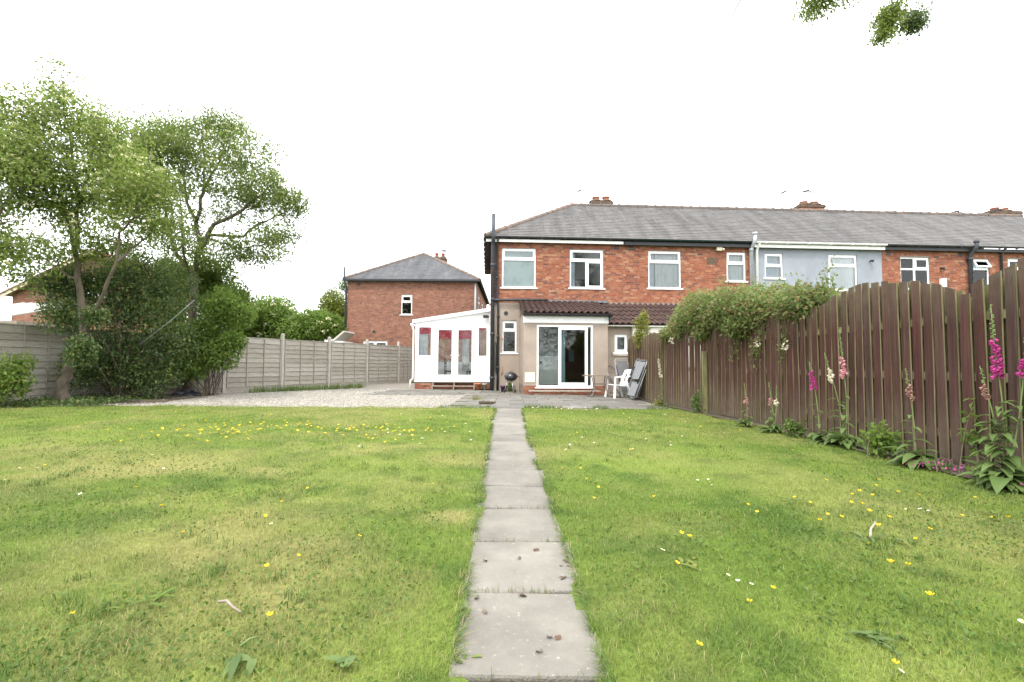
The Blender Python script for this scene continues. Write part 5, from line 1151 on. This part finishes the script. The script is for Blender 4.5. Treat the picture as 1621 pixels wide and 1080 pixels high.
weed('weeds growing behind the kettle barbecue', *HW(.75,-.25)[:2], .42, .16, 260, 'leaf_fox', 76)
weed('seedling plant growing between the patio slabs left of the path', -1.0, 13.5, .12, .2, 90, 'leaf_yellow', 77, .05)
weed('purple campanula in the soil under the wide boards', 4.32, 4.75, .1, .12, 60, 'leaf_bush', 78, .05)
pt = RS(3); P = np.c_[4.25+pt.normal(size=60)*.12, 4.6+pt.normal(size=60)*.25, .05+.06*pt.rand(60)]
tag(leaves('fallen_petals', P, .022, .018, M['bell_magenta'], None, pt, 0), 'purple and pink petals fallen at the fence foot', kind='stuff')
# grass tufts along edges
def blades(name, P, h, w, parent=None, col=(.11,.17,.04), rs=None, kind='stuff', label=None, lean=.35):
    n = len(P); a = rs.rand(n)*6.28; le = rs.rand(n)*lean*2; hh = h*(.5+.8*rs.rand(n)); s = np.c_[np.cos(a+1.57), np.sin(a+1.57), np.zeros(n)]*(w*.5); o = np.c_[np.cos(a)*le, np.sin(a)*le, np.ones(n)]
    V = np.empty((n,5,3)); V[:,0] = P-s; V[:,1] = P+s; mid = P+o*(hh*.55)[:,None]*[.6,.6,1]; V[:,2] = mid+s*.8; V[:,3] = mid-s*.8; V[:,4] = P+o*hh[:,None]*[1.4,1.4,.95]
    F = np.concatenate([(np.arange(n)*5)[:,None]+np.array([[0,1,2]]),(np.arange(n)*5)[:,None]+np.array([[0,2,3]]),(np.arange(n)*5)[:,None]+np.array([[3,2,4]])])
    c = np.array(col)*(.7+.6*rs.rand(n,1)); o_ = np_mesh(name, V.reshape(-1,3), F, M['grass'], parent, np.repeat(c,5,0))
    if kind: tag(o_, label, kind=kind)
    return o_
rs = RS(15)
P = np.concatenate([np.c_[rs.uniform(-8.9,-6.2,1500), np.zeros(1500), np.zeros(1500)]]); P[:,1] = 14.9+(P[:,0]+9.77)*1.3+rs.normal(size=1500)*.25; P[:,1] = np.minimum(P[:,1], np.interp(P[:,0],[-9.77,-8.79,-7.81,-6.8],[15.9,17.9,19.97,22])-.12)
blades('fence_foot_grass', P, .22, .012, None, (.13,.19,.05), rs, 'stuff', 'long grass growing at the foot of the grey fence')
P = np.c_[np.r_[rs.uniform(.3,1.2,350), rs.uniform(1.9,2.3,120), rs.uniform(-1.7,-.5,300), rs.uniform(3.2,3.9,160)], 11.12+rs.normal(size=930)*.05, np.zeros(930)]
blades('patio_edge_grass', P, .09, .008, None, (.12,.18,.05), rs, 'stuff', 'untrimmed grass along the patio edge')
P = np.c_[rs.uniform(-.25,.32,260), rs.choice([1.0,1.605,2.205,2.815,3.445], 260)+rs.normal(size=260)*.012, np.full(260,-.005)]
blades('joint_grass', P, .035, .003, None, (.13,.18,.05), rs, 'stuff', 'grass sprouting in the joints of the path')

# ------------------------------------------------------------------ lawn grass
rs = RS(99)
def dens(y): return 20000*np.minimum(1, (2.0/np.maximum(y,1.2))**1.25)
Pl = []
for (ya, yb) in [(1.15,1.6),(1.6,2.1),(2.1,2.7),(2.7,3.4),(3.4,4.3),(4.3,5.5),(5.5,7),(7,9),(9,11.35)]:
    xm = min(1.15*yb+1.2, 12.1); xa, xb = -xm, min(xm, 4.5); n = int((xb-xa)*(yb-ya)*float(dens((ya+yb)/2)))
    Pl.append(np.c_[rs.uniform(xa,xb,n), rs.uniform(ya,yb,n)])
P = np.concatenate(Pl); x, y = P[:,0], P[:,1]
pe = np.array(PATH); lo = np.interp(y, pe[:,0]+.3, pe[:,2])+.012; hi = np.interp(y, pe[:,0]+.3, pe[:,3])-.012
wob = (fbm(x*0+1, y*4.5, 8, 3)-.5)*.07; wob2 = (fbm(x*0+7, y*4.5, 9, 3)-.5)*.07
keep = ~((x > lo+wob) & (x < hi+wob2)) & (x < np.interp(y, [1,7,10,11.3],[4.36,4.32,4.05,3.9])+(fbm(y*2,y*0,4)-.5)*.15)
edge = np.where(x < -1.7, 11.35 - .05*np.sin(x*1.7) - .55*np.clip((-7.5-x)/4,0,1), 11.08); keep &= y < edge+.02
thin = dry_mask(x, y); keep &= rs.rand(len(x)) > thin*.35
x = x[keep]; y = y[keep]; n = len(x); z = lawn_z(x, y)
col = lawn_col(x, y); j = rs.rand(n)
col = col*(.72+.56*rs.rand(n,1))
dryb = rs.rand(n) < .05+.2*dry_mask(x, y); col[dryb] = np.array([.34,.29,.14])*(.7+.6*rs.rand(int(dryb.sum()),1))
clump = fbm(x*6, y*6, 31, 3)
h = (.015+.024*clump)*(.6+.8*rs.rand(n)); wd = .0021*np.maximum(1, y/2.6)*(.7+.6*rs.rand(n))
a = rs.rand(n)*6.28; le = .25+.9*rs.rand(n)
s = np.c_[np.cos(a+1.57), np.sin(a+1.57), np.zeros(n)]*(wd*.5)[:,None]; B = np.c_[x,y,z-.003]
o = np.c_[np.cos(a)*le, np.sin(a)*le, np.ones(n)*(1.1-.4*le)]
near = y < 4.0
def mk(mask, name, label, full):
    b = B[mask]; ss = s[mask]; oo = o[mask]; hh = h[mask][:,None]; m_ = len(b)
    if full:
        V = np.empty((m_,5,3)); V[:,0] = b-ss; V[:,1] = b+ss; mid = b+oo*hh*[.45,.45,.62]; V[:,2] = mid+ss*.85; V[:,3] = mid-ss*.85; V[:,4] = b+oo*hh*[1.15,1.15,.95]
        i5 = (np.arange(m_)*5)[:,None]; F = np.concatenate([i5+np.array([[0,1,2]]), i5+np.array([[0,2,3]]), i5+np.array([[3,2,4]])]); k = 5
    else:
        V = np.empty((m_,3,3)); V[:,0] = b-ss; V[:,1] = b+ss; V[:,2] = b+oo*hh; F = (np.arange(m_)*3)[:,None]+np.array([[0,1,2]]); k = 3
    tag(np_mesh(name, V.reshape(-1,3), F, M['grass'], None, np.repeat(col[mask], k, 0)), label, kind='stuff')
mk(near, 'near_grass', 'short mown grass nearest the camera', True); mk(~near, 'far_grass', 'short mown grass of the far lawn', False)
pe_ = np.array(PATH); m_ = 5200; ty = 1.1+9.8*rs.rand(m_)**1.6; sd = rs.rand(m_) < .5
tx = np.where(sd, np.interp(ty, pe_[:,0]+.3, pe_[:,2]), np.interp(ty, pe_[:,0]+.3, pe_[:,3])) + np.where(sd, -1, 1)*np.abs(rs.normal(size=m_))*.025
kp = fbm(tx*0+sd*5., ty*5, 15, 3) > .40; tx, ty, sd = tx[kp], ty[kp], sd[kp]; m_ = len(tx)
th_ = np.where(sd, 0, math.pi)+rs.normal(size=m_)*.9; hh = .03+.04*rs.rand(m_); wv = .0028*np.maximum(1, ty/2.6); lean = .5+.9*rs.rand(m_)
sv = np.c_[-np.sin(th_), np.cos(th_), np.zeros(m_)]*(wv*.5)[:,None]; ov_ = np.c_[np.cos(th_)*lean, np.sin(th_)*lean, np.ones(m_)*.75]*hh[:,None]; bb = np.c_[tx, ty, np.full(m_,-.002)]
V = np.empty((m_,5,3)); V[:,0] = bb-sv; V[:,1] = bb+sv; md = bb+ov_*[.45,.45,.7]; V[:,2] = md+sv*.9; V[:,3] = md-sv*.9; V[:,4] = bb+ov_*[1.2,1.2,.8]
i5 = (np.arange(m_)*5)[:,None]; F = np.concatenate([i5+np.array([[0,1,2]]), i5+np.array([[0,2,3]]), i5+np.array([[3,2,4]])])
cc = np.array([.10,.165,.035])*(.6+.8*rs.rand(m_,1)); dd = rs.rand(m_) < .15; cc[dd] = [.30,.25,.13]
tag(np_mesh('path_edge_grass', V.reshape(-1,3), F, M['grass'], None, np.repeat(cc,5,0)), 'longer grass hanging over the edges of the path slabs', kind='stuff')
# tussocks of coarser, darker grass
m_ = 900; ty = 1.4+6.5*rs.rand(m_)**1.5; tx = rs.uniform(-1,1,m_)*np.minimum(1.15*ty+1, 9); kp = (fbm(tx*.9+4, ty*.9, 71, 3) > .5) & (np.abs(tx) > .5) & (tx < 4.0); tx, ty = tx[kp], ty[kp]
k_ = 16; bx = np.repeat(tx, k_)+rs.normal(size=len(tx)*k_)*.03; by = np.repeat(ty, k_)+rs.normal(size=len(tx)*k_)*.03; P = np.c_[bx, by, lawn_z(bx, by)]
blades('tussock_grass', P, .048, .0042, None, (.085,.15,.03), rs, 'stuff', 'coarse darker tufts in the lawn', .8)
# clover and small broad leaves
n = 60000; Y = 1.2+9.5*rs.rand(n)**1.8; X = rs.uniform(-1,1,n)*np.minimum(1.15*Y+1, 12); ok = (fbm(X*1.3, Y*1.3, 61, 4) + .25*(rs.rand(n)-.5) > .55) & (X < 4.1) & ~((X > -.42) & (X < .4)) & (Y < 10.8); X = X[ok]; Y = Y[ok]
P = np.c_[X, Y, lawn_z(X,Y)+.012+.014*rs.rand(len(X))]
tag(leaves('clover', P, .017, .016, M['clover'], None, rs, .0, np.array([[0,0,.2]])), 'patches of clover and small weeds in the lawn', kind='stuff')

# daisies and buttercups, each its own
fm = MB(); fm.tube([(0,0,0),(.004,0,.03),(.002,0,.05)], .0012, 4, 1)
for k in range(5):
    a0 = k*1.2566; vs = [(0,0,.05)]
    for da, r_, z_ in ((-.55,.010,.053),(-.4,.016,.062),(0,.018,.065),(.4,.016,.062),(.55,.010,.053)): vs.append((r_*math.cos(a0+da), r_*math.sin(a0+da), z_))
    fm.add(vs, [(0,1,2,3),(0,3,4,5)], 0)
BUT = fm.mesh('buttercup', [M['yellow'], M['stem']])
fm = MB(); fm.tube([(0,0,0),(.003,0,.03),(.002,0,.042)], .001, 4, 2)
for k in range(12):
    a0 = k*math.pi/6; c, s_ = math.cos(a0), math.sin(a0); fm.add([(0,0,.043),(.010*c-.0028*s_,.010*s_+.0028*c,.044),(.0145*c,.0145*s_,.046),(.010*c+.0028*s_,.010*s_-.0028*c,.044)], [(0,1,2,3)], 0)
fm.lathe([(.005,.043),(.004,.048),(.0005,.049)], (0,0,0), 8, 1); DAI = fm.mesh('daisy', [M['white_petal'], M['yellow'], M['stem']])
rr = random.Random(44)
def flower(me, name, x, y, label, cat, group, sc=1.0):
    if -.33 < x < .33: return
    o = link(name, me, None, (x, y, float(lawn_z(np.array([x]),np.array([y]))[0])), (rr.uniform(-.35,.35), rr.uniform(-.35,.35), rr.uniform(0,6.28))); s_ = sc*rr.uniform(.85,1.25); o.scale = (s_,s_,s_*rr.uniform(.6,1)); tag(o, label, cat, group)
for i in range(120):
    t = rr.random(); x = -5.3+4.0*rr.random()**.9; y = 7.1 + rr.gauss(0,.55); x += rr.gauss(0,.3)
    flower(BUT, 'buttercup', min(x,-.9), y, 'yellow buttercup in the crowded patch on the left lawn', 'buttercup', 'buttercups in the patch on the left lawn', 1.05)
for i in range(34):
    y = 1.9+8*rr.random(); x = -rr.uniform(.6, min(1.05*y,8)); flower(BUT, 'buttercup', x, y, 'lone yellow buttercup scattered on the left lawn away from the patch', 'buttercup', 'scattered buttercups left of the path', .65)
for (x, y) in [(0.85, 2.47),(2.04, 2.45),(1.97, 2.47),(1.21, 2.21),(1.04, 2.08),(1.86, 2.12),(0.68, 1.75),(1.33, 1.67),(2.36, 3.04),(2.42, 2.83),(2.62, 2.99),(2.56, 3.23),(2.52, 3.35),(2.23, 3.71),(2.23, 3.56),(2.17, 3.26),(2.22, 3.21),(2.04, 3.13),(2.58, 3.6),(2.61, 3.54),(3.19, 4.15),(3.31, 4.26),(2.75, 3.81),(3.07, 4.26),(2.85, 3.87),(3.19, 3.89),(3.26, 3.8),(3.11, 3.28),(3.64, 3.71),(3.27, 3.23),(3.37, 3.21),(1.02, 2.87),(1.05, 2.8),(1.72, 3.46),(1.72, 3.31),(1.1, 3.63),(2.82, 4.25),(2.88, 3.76),(0.51, 4.67),(0.69, 4.68),(0.67, 4.19),(0.71, 3.89),(0.63, 3.62),(2.07, 2.75)]:
    flower(BUT, 'buttercup', x, y, 'yellow buttercup dotted in the lawn right of the path', 'buttercup', 'buttercups right of the path', .75)
for i in range(26):
    y = 5.5+5*rr.random(); x = rr.uniform(.5,3.6); flower(BUT, 'buttercup', x, y, 'yellow buttercup dotted in the lawn right of the path', 'buttercup', 'buttercups right of the path', .75)
for i in range(60):
    y = 5.5+5.4*rr.random(); x = -rr.uniform(.5,2.6) if i % 3 else rr.uniform(.4,3.2); flower(DAI, 'daisy', x, y, 'white daisy in the far half of the lawn', 'daisy', 'daisies in the far lawn', .95)
for i in range(30):
    flower(DAI, 'daisy', rr.uniform(.35,2.2), 10.85+rr.gauss(0,.12), 'white daisy along the lawn edge by the patio', 'daisy', 'daisies along the patio edge', 1.1)
for (x, y) in [(1.09, 2.29),(1.05, 2.33),(1.13, 2.25),(1.69, 4.29),(1.76, 4.2),(1.74, 4.09),(1.78, 4.27),(2.85, 3.43),(2.97, 3.43),(3.01, 3.42),(2.95, 3.35),(0.83, 2.63),(1.33, 1.65),(2.03, 1.91),(-3.33, 3.68),(-1.51, 3.01),(-3.35, 4.56),(-4.29, 4.01),(-4.67, 4.49),(-3.91, 5.14),(-4.52, 4.52),(-2.23, 4.46)]:
    flower(DAI, 'daisy', x, y, 'white daisy alone or in a small cluster on the near lawn', 'daisy', 'daisies in the near lawn', .85)

# twigs, dead leaves and cuttings lying about
def stick(label, pts, r, key='deck', cat='twig'):
    c = Vector(pts[0]); mb = MB(); mb.tube([Vector(p)-c for p in pts], [r, r, r*.8, r*.6][:len(pts)] if len(pts) <= 4 else r, 6); return tag(mb.build('twig', M[key], None, c), label, cat)
def g3(p, z=.03): return (p[0], p[1], z)
stick('pale bent twig lying on the left lawn', [g3((-1.24, 2.04)),g3((-1.2, 2.03),.04),g3((-1.15, 1.99),.035),g3((-1.1, 1.96))], .006)
stick('pale wavy twig lying on the right lawn', [g3((2.16, 2.86)),g3((2.24, 2.96),.04),g3((2.31, 3.02),.05),g3((2.4, 3.13))], .007)
stick('thin brown stalk lying on the lower left lawn', [g3((-0.97, 1.73),.03),g3((-0.95, 1.76),.04),g3((-0.93, 1.79),.03)], .004, 'stem')
def cutting(label, p, n, key, seed, L_=.12, W_=.035, z=.03):
    rr = random.Random(seed); mb = MB()
    for i in range(n):
        a = rr.uniform(0,6.28); leaf_strip(mb, (rr.uniform(-.06,.06), rr.uniform(-.04,.04), -.012), (math.cos(a), math.sin(a), rr.uniform(.0,.5)), L_*rr.uniform(.45,1.0), W_*.55, rr.uniform(.4,1.0))
    return tag(mb.build('cut_leaves', M[key], None, (p[0],p[1],z)), label, 'plant cutting')
cutting('wilted pale green cutting on the right lawn near the path', (0.93, 2.52), 7, 'leaf_yellow', 1)
cutting('dark clump of cut leaves on the right lawn near the fence', (2.17, 3.63), 8, 'leaf_bush', 2)
cutting('loose cut leaves beside the pale wavy twig', (2.12, 2.9), 7, 'leaf_fox', 3)
cutting('brownish cut leaves right of the pale wavy twig', (2.34, 2.84), 6, 'leaf_holly', 4, .09)
cutting('curled cut stalk and leaves on the left lawn', (-1.59, 2.05), 7, 'leaf_bright', 5, .13, .02)
cutting('broad cut leaf lying on the lower left lawn', (-0.93, 1.68), 4, 'leaf_fox', 6, .16, .05)
cutting('dark weedy clump in the left lawn', (-2.91, 3.74), 7, 'leaf_bush', 7, .10, .04, .02)
cutting('broad pale leaf near the path at the bottom of the picture', (-0.61, 1.67), 5, 'leaf_fox', 8, .13, .05)
cutting('green shoot lying on the left edge of the nearest slabs', (-0.15, 1.71), 4, 'leaf_bright', 9, .07, .015, .02)
cutting('feathery pale weed low on the right lawn', (1.44, 1.85), 12, 'leaf_fox', 10, .10, .03, .02)
cutting('withered leaf clump by the right edge of the path', (0.29, 2.5), 5, 'leaf_dry', 11, .05, .025, .02)
for i, (px_, lab) in enumerate([(((0.14, 2.68)),'dry brown leaf at the top of the second slab from the bottom'),(((-0.14, 2.52)),'dark shrivelled leaf left on the second slab from the bottom'),(((0.04, 2.56)),'dark curled leaf in the middle of the second slab from the bottom'),(((0.26, 2.33)),'dark crumpled leaf at the right edge of the path'),(((0.05, 2.15)),'orange brown leaf at the top of the nearest slab'),(((-0.1, 2.02)),'dark curled leaf left on the nearest slab'),(((0.18, 1.84)),'reddish leaf right of centre on the nearest slab'),(((0.11, 1.74)),'small dark leaf low on the nearest slab'),(((0.15, 1.83)),'dark speck of leaf beside the reddish one'),(((-0.14, 2.13)),'dark leaf at the left edge of the nearest slab'),(((-0.19, 2.05)),'brown leaf in the grass edge left of the nearest slab')]):
    rq = random.Random(i); mb = MB()
    for k in range(2 if i in (0,3,4) else 1):
        a = rq.uniform(0,6.28); leaf_strip(mb, (0,0,0), (math.cos(a), math.sin(a), .5), .035 if i in (0,3,4) else .024, .024, 1.8, 3)
    o = mb.build('dead_leaf', M['leaf_dry' if i in (0,4,6) else 'bark_dark'], None, (px_[0],px_[1],.013)); tag(o, lab, 'leaf', 'dead leaves on the path')

# ------------------------------------------------------------------ garden furniture and clutter
# white moulded chair, facing left towards the table
CH = thing('garden_chair', 'white moulded plastic armchair beside the garden table', 'chair', (3.36,14.85,0), R(-72))
mb = MB(); vs = []
for i in range(7):
    for j in range(7): u = -1+2*i/6; v = j/6; vs.append((.235*u*(1-.10*v), -.24+.47*v, .43-.05*v+.02*u*u-.015*math.sin(math.pi*v)))
n0 = len(vs); vs += [(a,b,c-.03) for a,b,c in vs]
fs = [(i*7+j,(i+1)*7+j,(i+1)*7+j+1,i*7+j+1) for i in range(6) for j in range(6)]; fs += [tuple(q+n0 for q in reversed(f)) for f in fs]
bd = [i*7 for i in range(7)]+[6*7+j for j in range(1,7)]+[i*7+6 for i in range(5,-1,-1)]+[j for j in range(5,0,-1)]
fs += [(bd[k],bd[(k+1)%24],bd[(k+1)%24]+n0,bd[k]+n0) for k in range(24)]
mb.add(vs, fs, smooth=True); mb.build('seat', M['chair_white'], CH)
mb = MB(); vs = []; rows = 9
for r_ in range(rows):
    t = r_/(rows-1); w = .235-.02*t+.02*math.sin(t*3); z = .40+.47*t; yb = .22+.20*t
    for u in (-1,-.6,-.2,.2,.6,1): vs.append((w*u, yb+.02-.05*abs(u)**2, z + (.03*(1-u*u) if r_ == rows-1 else 0)))
n0 = len(vs); vs += [(a,b+.02,c) for a,b,c in vs]; fs = []
for r_ in range(rows-1):
    for k in range(5):
        if k in (1,3) and 1 < r_ < rows-3: continue
        q = (r_*6+k, r_*6+k+1, (r_+1)*6+k+1, (r_+1)*6+k); fs += [q, tuple(i+n0 for i in reversed(q))]
bd = [r_*6 for r_ in range(rows)]; be = [r_*6+5 for r_ in range(rows)]
for L_ in (bd, be, [(rows-1)*6+k for k in range(6)]): fs += [(a,b,b+n0,a+n0) for a, b in zip(L_, L_[1:])]
mb.add(vs, fs, smooth=True); mb.build('backrest', M['chair_white'], CH)
for s in (-1,1):
    mb = MB(); pts = [(s*.25,-.23,.64),(s*.275,-.1,.655),(s*.27,.1,.655),(s*.25,.28,.67),(s*.22,.33,.70)]
    for a, b in zip(pts, pts[1:]): mb.obox(a, b, .055, .022)
    mb.build('arm', M['chair_white'], CH)
    mb = MB(); mb.obox((s*.25,-.24,.65),(s*.235,-.235,.42),.05,.03); mb.obox((s*.235,-.235,.43),(s*.285,-.29,0),.06,.045,up=(0,1,0)); mb.build('leg', M['chair_white'], CH)
    mb = MB(); mb.obox((s*.225,.22,.40),(s*.275,.33,0),.06,.045,up=(0,1,0)); mb.build('leg', M['chair_white'], CH)
# slim metal table
TB = thing('garden_table', 'narrow bronze metal garden table in front of the patio door', 'table', (2.82,15.05,0), PHI)
mb = MB(); mb.box(-.50,.50,-.30,.30,.690,.705); mb.box(-.51,.51,-.31,-.28,.675,.689); mb.box(-.51,.51,.28,.31,.675,.689); mb.box(-.51,-.48,-.279,.279,.675,.689); mb.box(.48,.51,-.279,.279,.675,.689); mb.build('table_top', M['table_metal'], TB)
for sx in (-1,1):
    for sy in (-1,1):
        mb = MB(); mb.tube([(sx*.24,sy*.2,.675),(sx*.20,sy*.14,.60),(sx*.18,sy*.10,.40),(sx*.19,sy*.12,.25),(sx*.27,sy*.2,.10),(sx*.36,sy*.27,.0)], .014, 7); mb.build('leg', M['table_metal'], TB)
mb = MB(); mb.tube([(-.18,-.1,.42),(.18,-.1,.42)], .010, 6); mb.tube([(-.18,.1,.42),(.18,.1,.42)], .010, 6); mb.tube([(-.18,-.1,.24),(.18,.1,.24)], .008, 6); mb.tube([(-.18,.1,.25),(.18,-.1,.25)], .008, 6); mb.build('brace', M['table_metal'], TB)
# folded recliners leaning on the fence
def recliner(label, loc, rz, lean):
    t = thing('folded_recliner', label, 'folding chair', loc, rz, 'folded recliners against the fence'); T = Matrix.Rotation(lean,4,'X')
    def fin(mb, name, key): 
        mb.v = [tuple(T @ Vector(v)) for v in mb.v]; mb.build(name, M[key], t)
    mb = MB(); mb.tube([(-.29,0,.05),(-.29,0,1.22),(-.25,0,1.28),(.25,0,1.28),(.29,0,1.22),(.29,0,.05)], .013, 7); fin(mb, 'back_frame', 'alu')
    mb = MB(); mb.tube([(-.26,.08,.12),(-.26,.07,1.0),(.26,.07,1.0),(.26,.08,.12),(-.26,.08,.12)], .012, 7); fin(mb, 'leg_frame', 'alu')
    mb = MB(); mb.tube([(-.31,-.06,.5),(-.31,-.05,1.05)], .018, 7); mb.tube([(.31,-.06,.5),(.31,-.05,1.05)], .018, 7); fin(mb, 'arm', 'black')
    mb = MB(); mb.box(-.24,.24,.012,.02,.14,.56); mb.box(-.24,.24,-.018,-.008,.66,1.22); fin(mb, 'textile', 'textile')
recliner('front folded grey recliner leaning upright against the fence end', (3.50,14.05,0), R(-80), R(-22))
recliner('second folded grey recliner tucked behind the first', (3.66,14.4,0), R(-74), R(-17))
recliner('low folded recliner behind the white chair, against the scullery wall', (3.86,15.5,0), R(30), R(-16))
mb = MB(); mb.tube([(0,0,0),(-.17,.1,.30),(-.34,.2,.62)], .022, 8); mb.tube([(-.34,.2,.62),(-.40,.24,.74)], .03, 8); tag(mb.build('parasol_pole', M['textile'], None, (3.55,15.25,.02)), 'dark folded pole leaning behind the garden table', 'pole')
mb = MB(); p0 = Vector(HW(4.3,-1.05,.55)); mb.tube([Vector(HW(4.3+.1*i,-1.06,.95+.06*math.sin(i*1.3)-.012*i*i*(.4 if i < 5 else .2)))-p0 for i in range(9)], .010, 6); tag(mb.build('hose', M['black'], None, p0), 'dark hose hanging across the scullery wall', 'hose')
# kettle barbecue
BQ = thing('kettle_barbecue', 'small black kettle barbecue on thin legs left of the patio door', 'barbecue', (-.03,16.85,0), .3)
mb = MB(); mb.lathe([(.02,.42),(.10,.43),(.18,.47),(.225,.54),(.235,.60),(.22,.60)], (0,0,0), 20); mb.build('bowl', M['gloss_black'], BQ)
mb = MB(); mb.lathe([(.240,.595),(.236,.62),(.19,.69),(.11,.735),(.04,.75),(.0,.752)], (0,0,0), 20); mb.tube([(-.05,0,.745),(-.045,0,.785),(.045,0,.785),(.05,0,.745)], .010, 6); mb.build('lid', M['gloss_black'], BQ)
for a in (0.6,2.7,4.8):
    mb = MB(); mb.tube([(.12*math.cos(a),.12*math.sin(a),.46),(.24*math.cos(a),.24*math.sin(a),.02)], .011, 7); mb.build('leg', M['steel'], BQ)
for a in (0.6,2.7):
    mb = MB(); mb.tube([(.245*math.cos(a)-.02,.245*math.sin(a),.06),(.245*math.cos(a)+.02,.245*math.sin(a),.06)], .055, 12); mb.build('wheel', M['black'], BQ)
mb = MB(); mb.tube([(.22,-.05,.58),(.31,-.03,.58),(.31,.03,.58),(.22,.05,.58)], .009, 6); mb.build('side_handle', M['black'], BQ)
# pots
def pot(label, loc, r, h, key, plant=None):
    t = thing('flower_pot', label, 'flower pot', loc); mb = MB(); mb.lathe([(r*.05,.0),(r*.7,0),(r*.95,h*.8),(r*1.08,h*.8),(r*1.08,h),(r*.92,h),(r*.9,h*.85)], (0,0,0), 16); mb.build('pot', M[key], t)
    mb = MB(); mb.lathe([(r*.9,h*.86),(.001,h*.88)], (0,0,0), 12); mb.build('soil', M['soil'], t); return t
pot('terracotta flower pot right of the conservatory steps', HW(-.5,.75), .14, .26, 'terracotta')
pot('small grey bucket beside the terracotta pot', HW(-.24,.85), .11, .24, 'conc_post')
pot('purple glazed pot behind the barbecue', HW(.5,-.45), .13, .22, 'purple')
# steps
ST = thing('wooden_steps', 'weathered wooden steps below the conservatory french doors', 'steps', HW(-1.48,.95), PHI)
for k in range(3): mb = MB(); mb.box(-.88,.88,.02+.07*k,.085+.07*k,.27,.30); mb.build('tread', M['deck'], ST)
for k in range(2): mb = MB(); mb.box(-.90,.90,-.27+.10*k,-.18+.10*k,.12,.15); mb.build('tread', M['deck'], ST)
for x_ in (-.85,0,.82): mb = MB(); mb.box(x_-.02,x_+.03,.03,.22,.0,.268); mb.box(x_-.02,x_+.03,-.26,.029,.0,.118); mb.build('bearer', M['deck'], ST)
DS = thing('door_step', 'long pale timber step below the patio door', 'step', HW(2.5,-2.34), PHI)
mb = MB(); mb.box(-1.22,1.22,-.14,.14,.115,.155); mb.build('tread', M['deck'], DS)
for x_ in (-.95,.0,.95): mb = MB(); mb.box(x_-.10,x_+.10,-.10,.10,.0,.065); mb.box(x_-.10,x_+.10,-.10,.10,.07,.114); mb.build('brick_support', M['brick_plain'], DS)
# odd things
rs = RS(6); mb = MB(); vs = []; n = 10
for i in range(n+1):
    for j in range(n+1): u, v = i/n, j/n; e = math.sin(math.pi*u)*math.sin(math.pi*v); vs.append((-.45+.9*u, -.2+.4*v, .015+.16*e**.6*(.6+.6*rs.rand())))
mb.add(vs, [(i*(n+1)+j,(i+1)*(n+1)+j,(i+1)*(n+1)+j+1,i*(n+1)+j+1) for i in range(n) for j in range(n)], smooth=False); tag(mb.build('bin_bag', M['bag'], None, (-10.05,14.5,.0)), 'crumpled black plastic sheet at the foot of the right elder', 'plastic sheet')
mb = MB(); mb.box(-.75,.75,-.06,.06,.0,.05); o = tag(mb.build('old_plank', M['bark_dark'], None, (-9.55,12.0,.012)), 'dark old plank lying on the gravel by the lawn edge', 'plank'); o.rotation_euler = (0,0,.08)
OJ = thing('broken_slab', 'broken dark slab piece with a pale stone at the patio edge left of the path', 'rubble', (-.62,12.1,.01))
mb = MB(); mb.prism([(-.22,-.1,.02),(.1,-.13,.02),(.2,.0,.02),(.05,.12,.02),(-.2,.08,.02)], (0,0,.05)); mb.build('slab_piece', M['soil'], OJ)
mb = MB(); mb.lathe([(.001,0),(.07,.02),(.08,.06),(.04,.10),(.001,.105)], (.14,-.02,.02), 8); mb.build('stone', M['gravel_bed'], OJ)
PO = tag((lambda mb: (mb.tube([(0,0,0),(.55,.3,.65),(1.0,.55,1.25)], [.007,.007,.006], 6), mb.build('garden_pole', M['alu'], None, (-9.71, 12.2, 1.49)))[1])(MB()), 'thin metal pole slanting through the dark holly', 'pole')
stick('grey fallen branch lying on the soil beside the plank', [(-9.4,12.9,.03),(-9.0,13.0,.06),(-8.6,13.3,.05)], .012, 'bark_dark', 'branch')
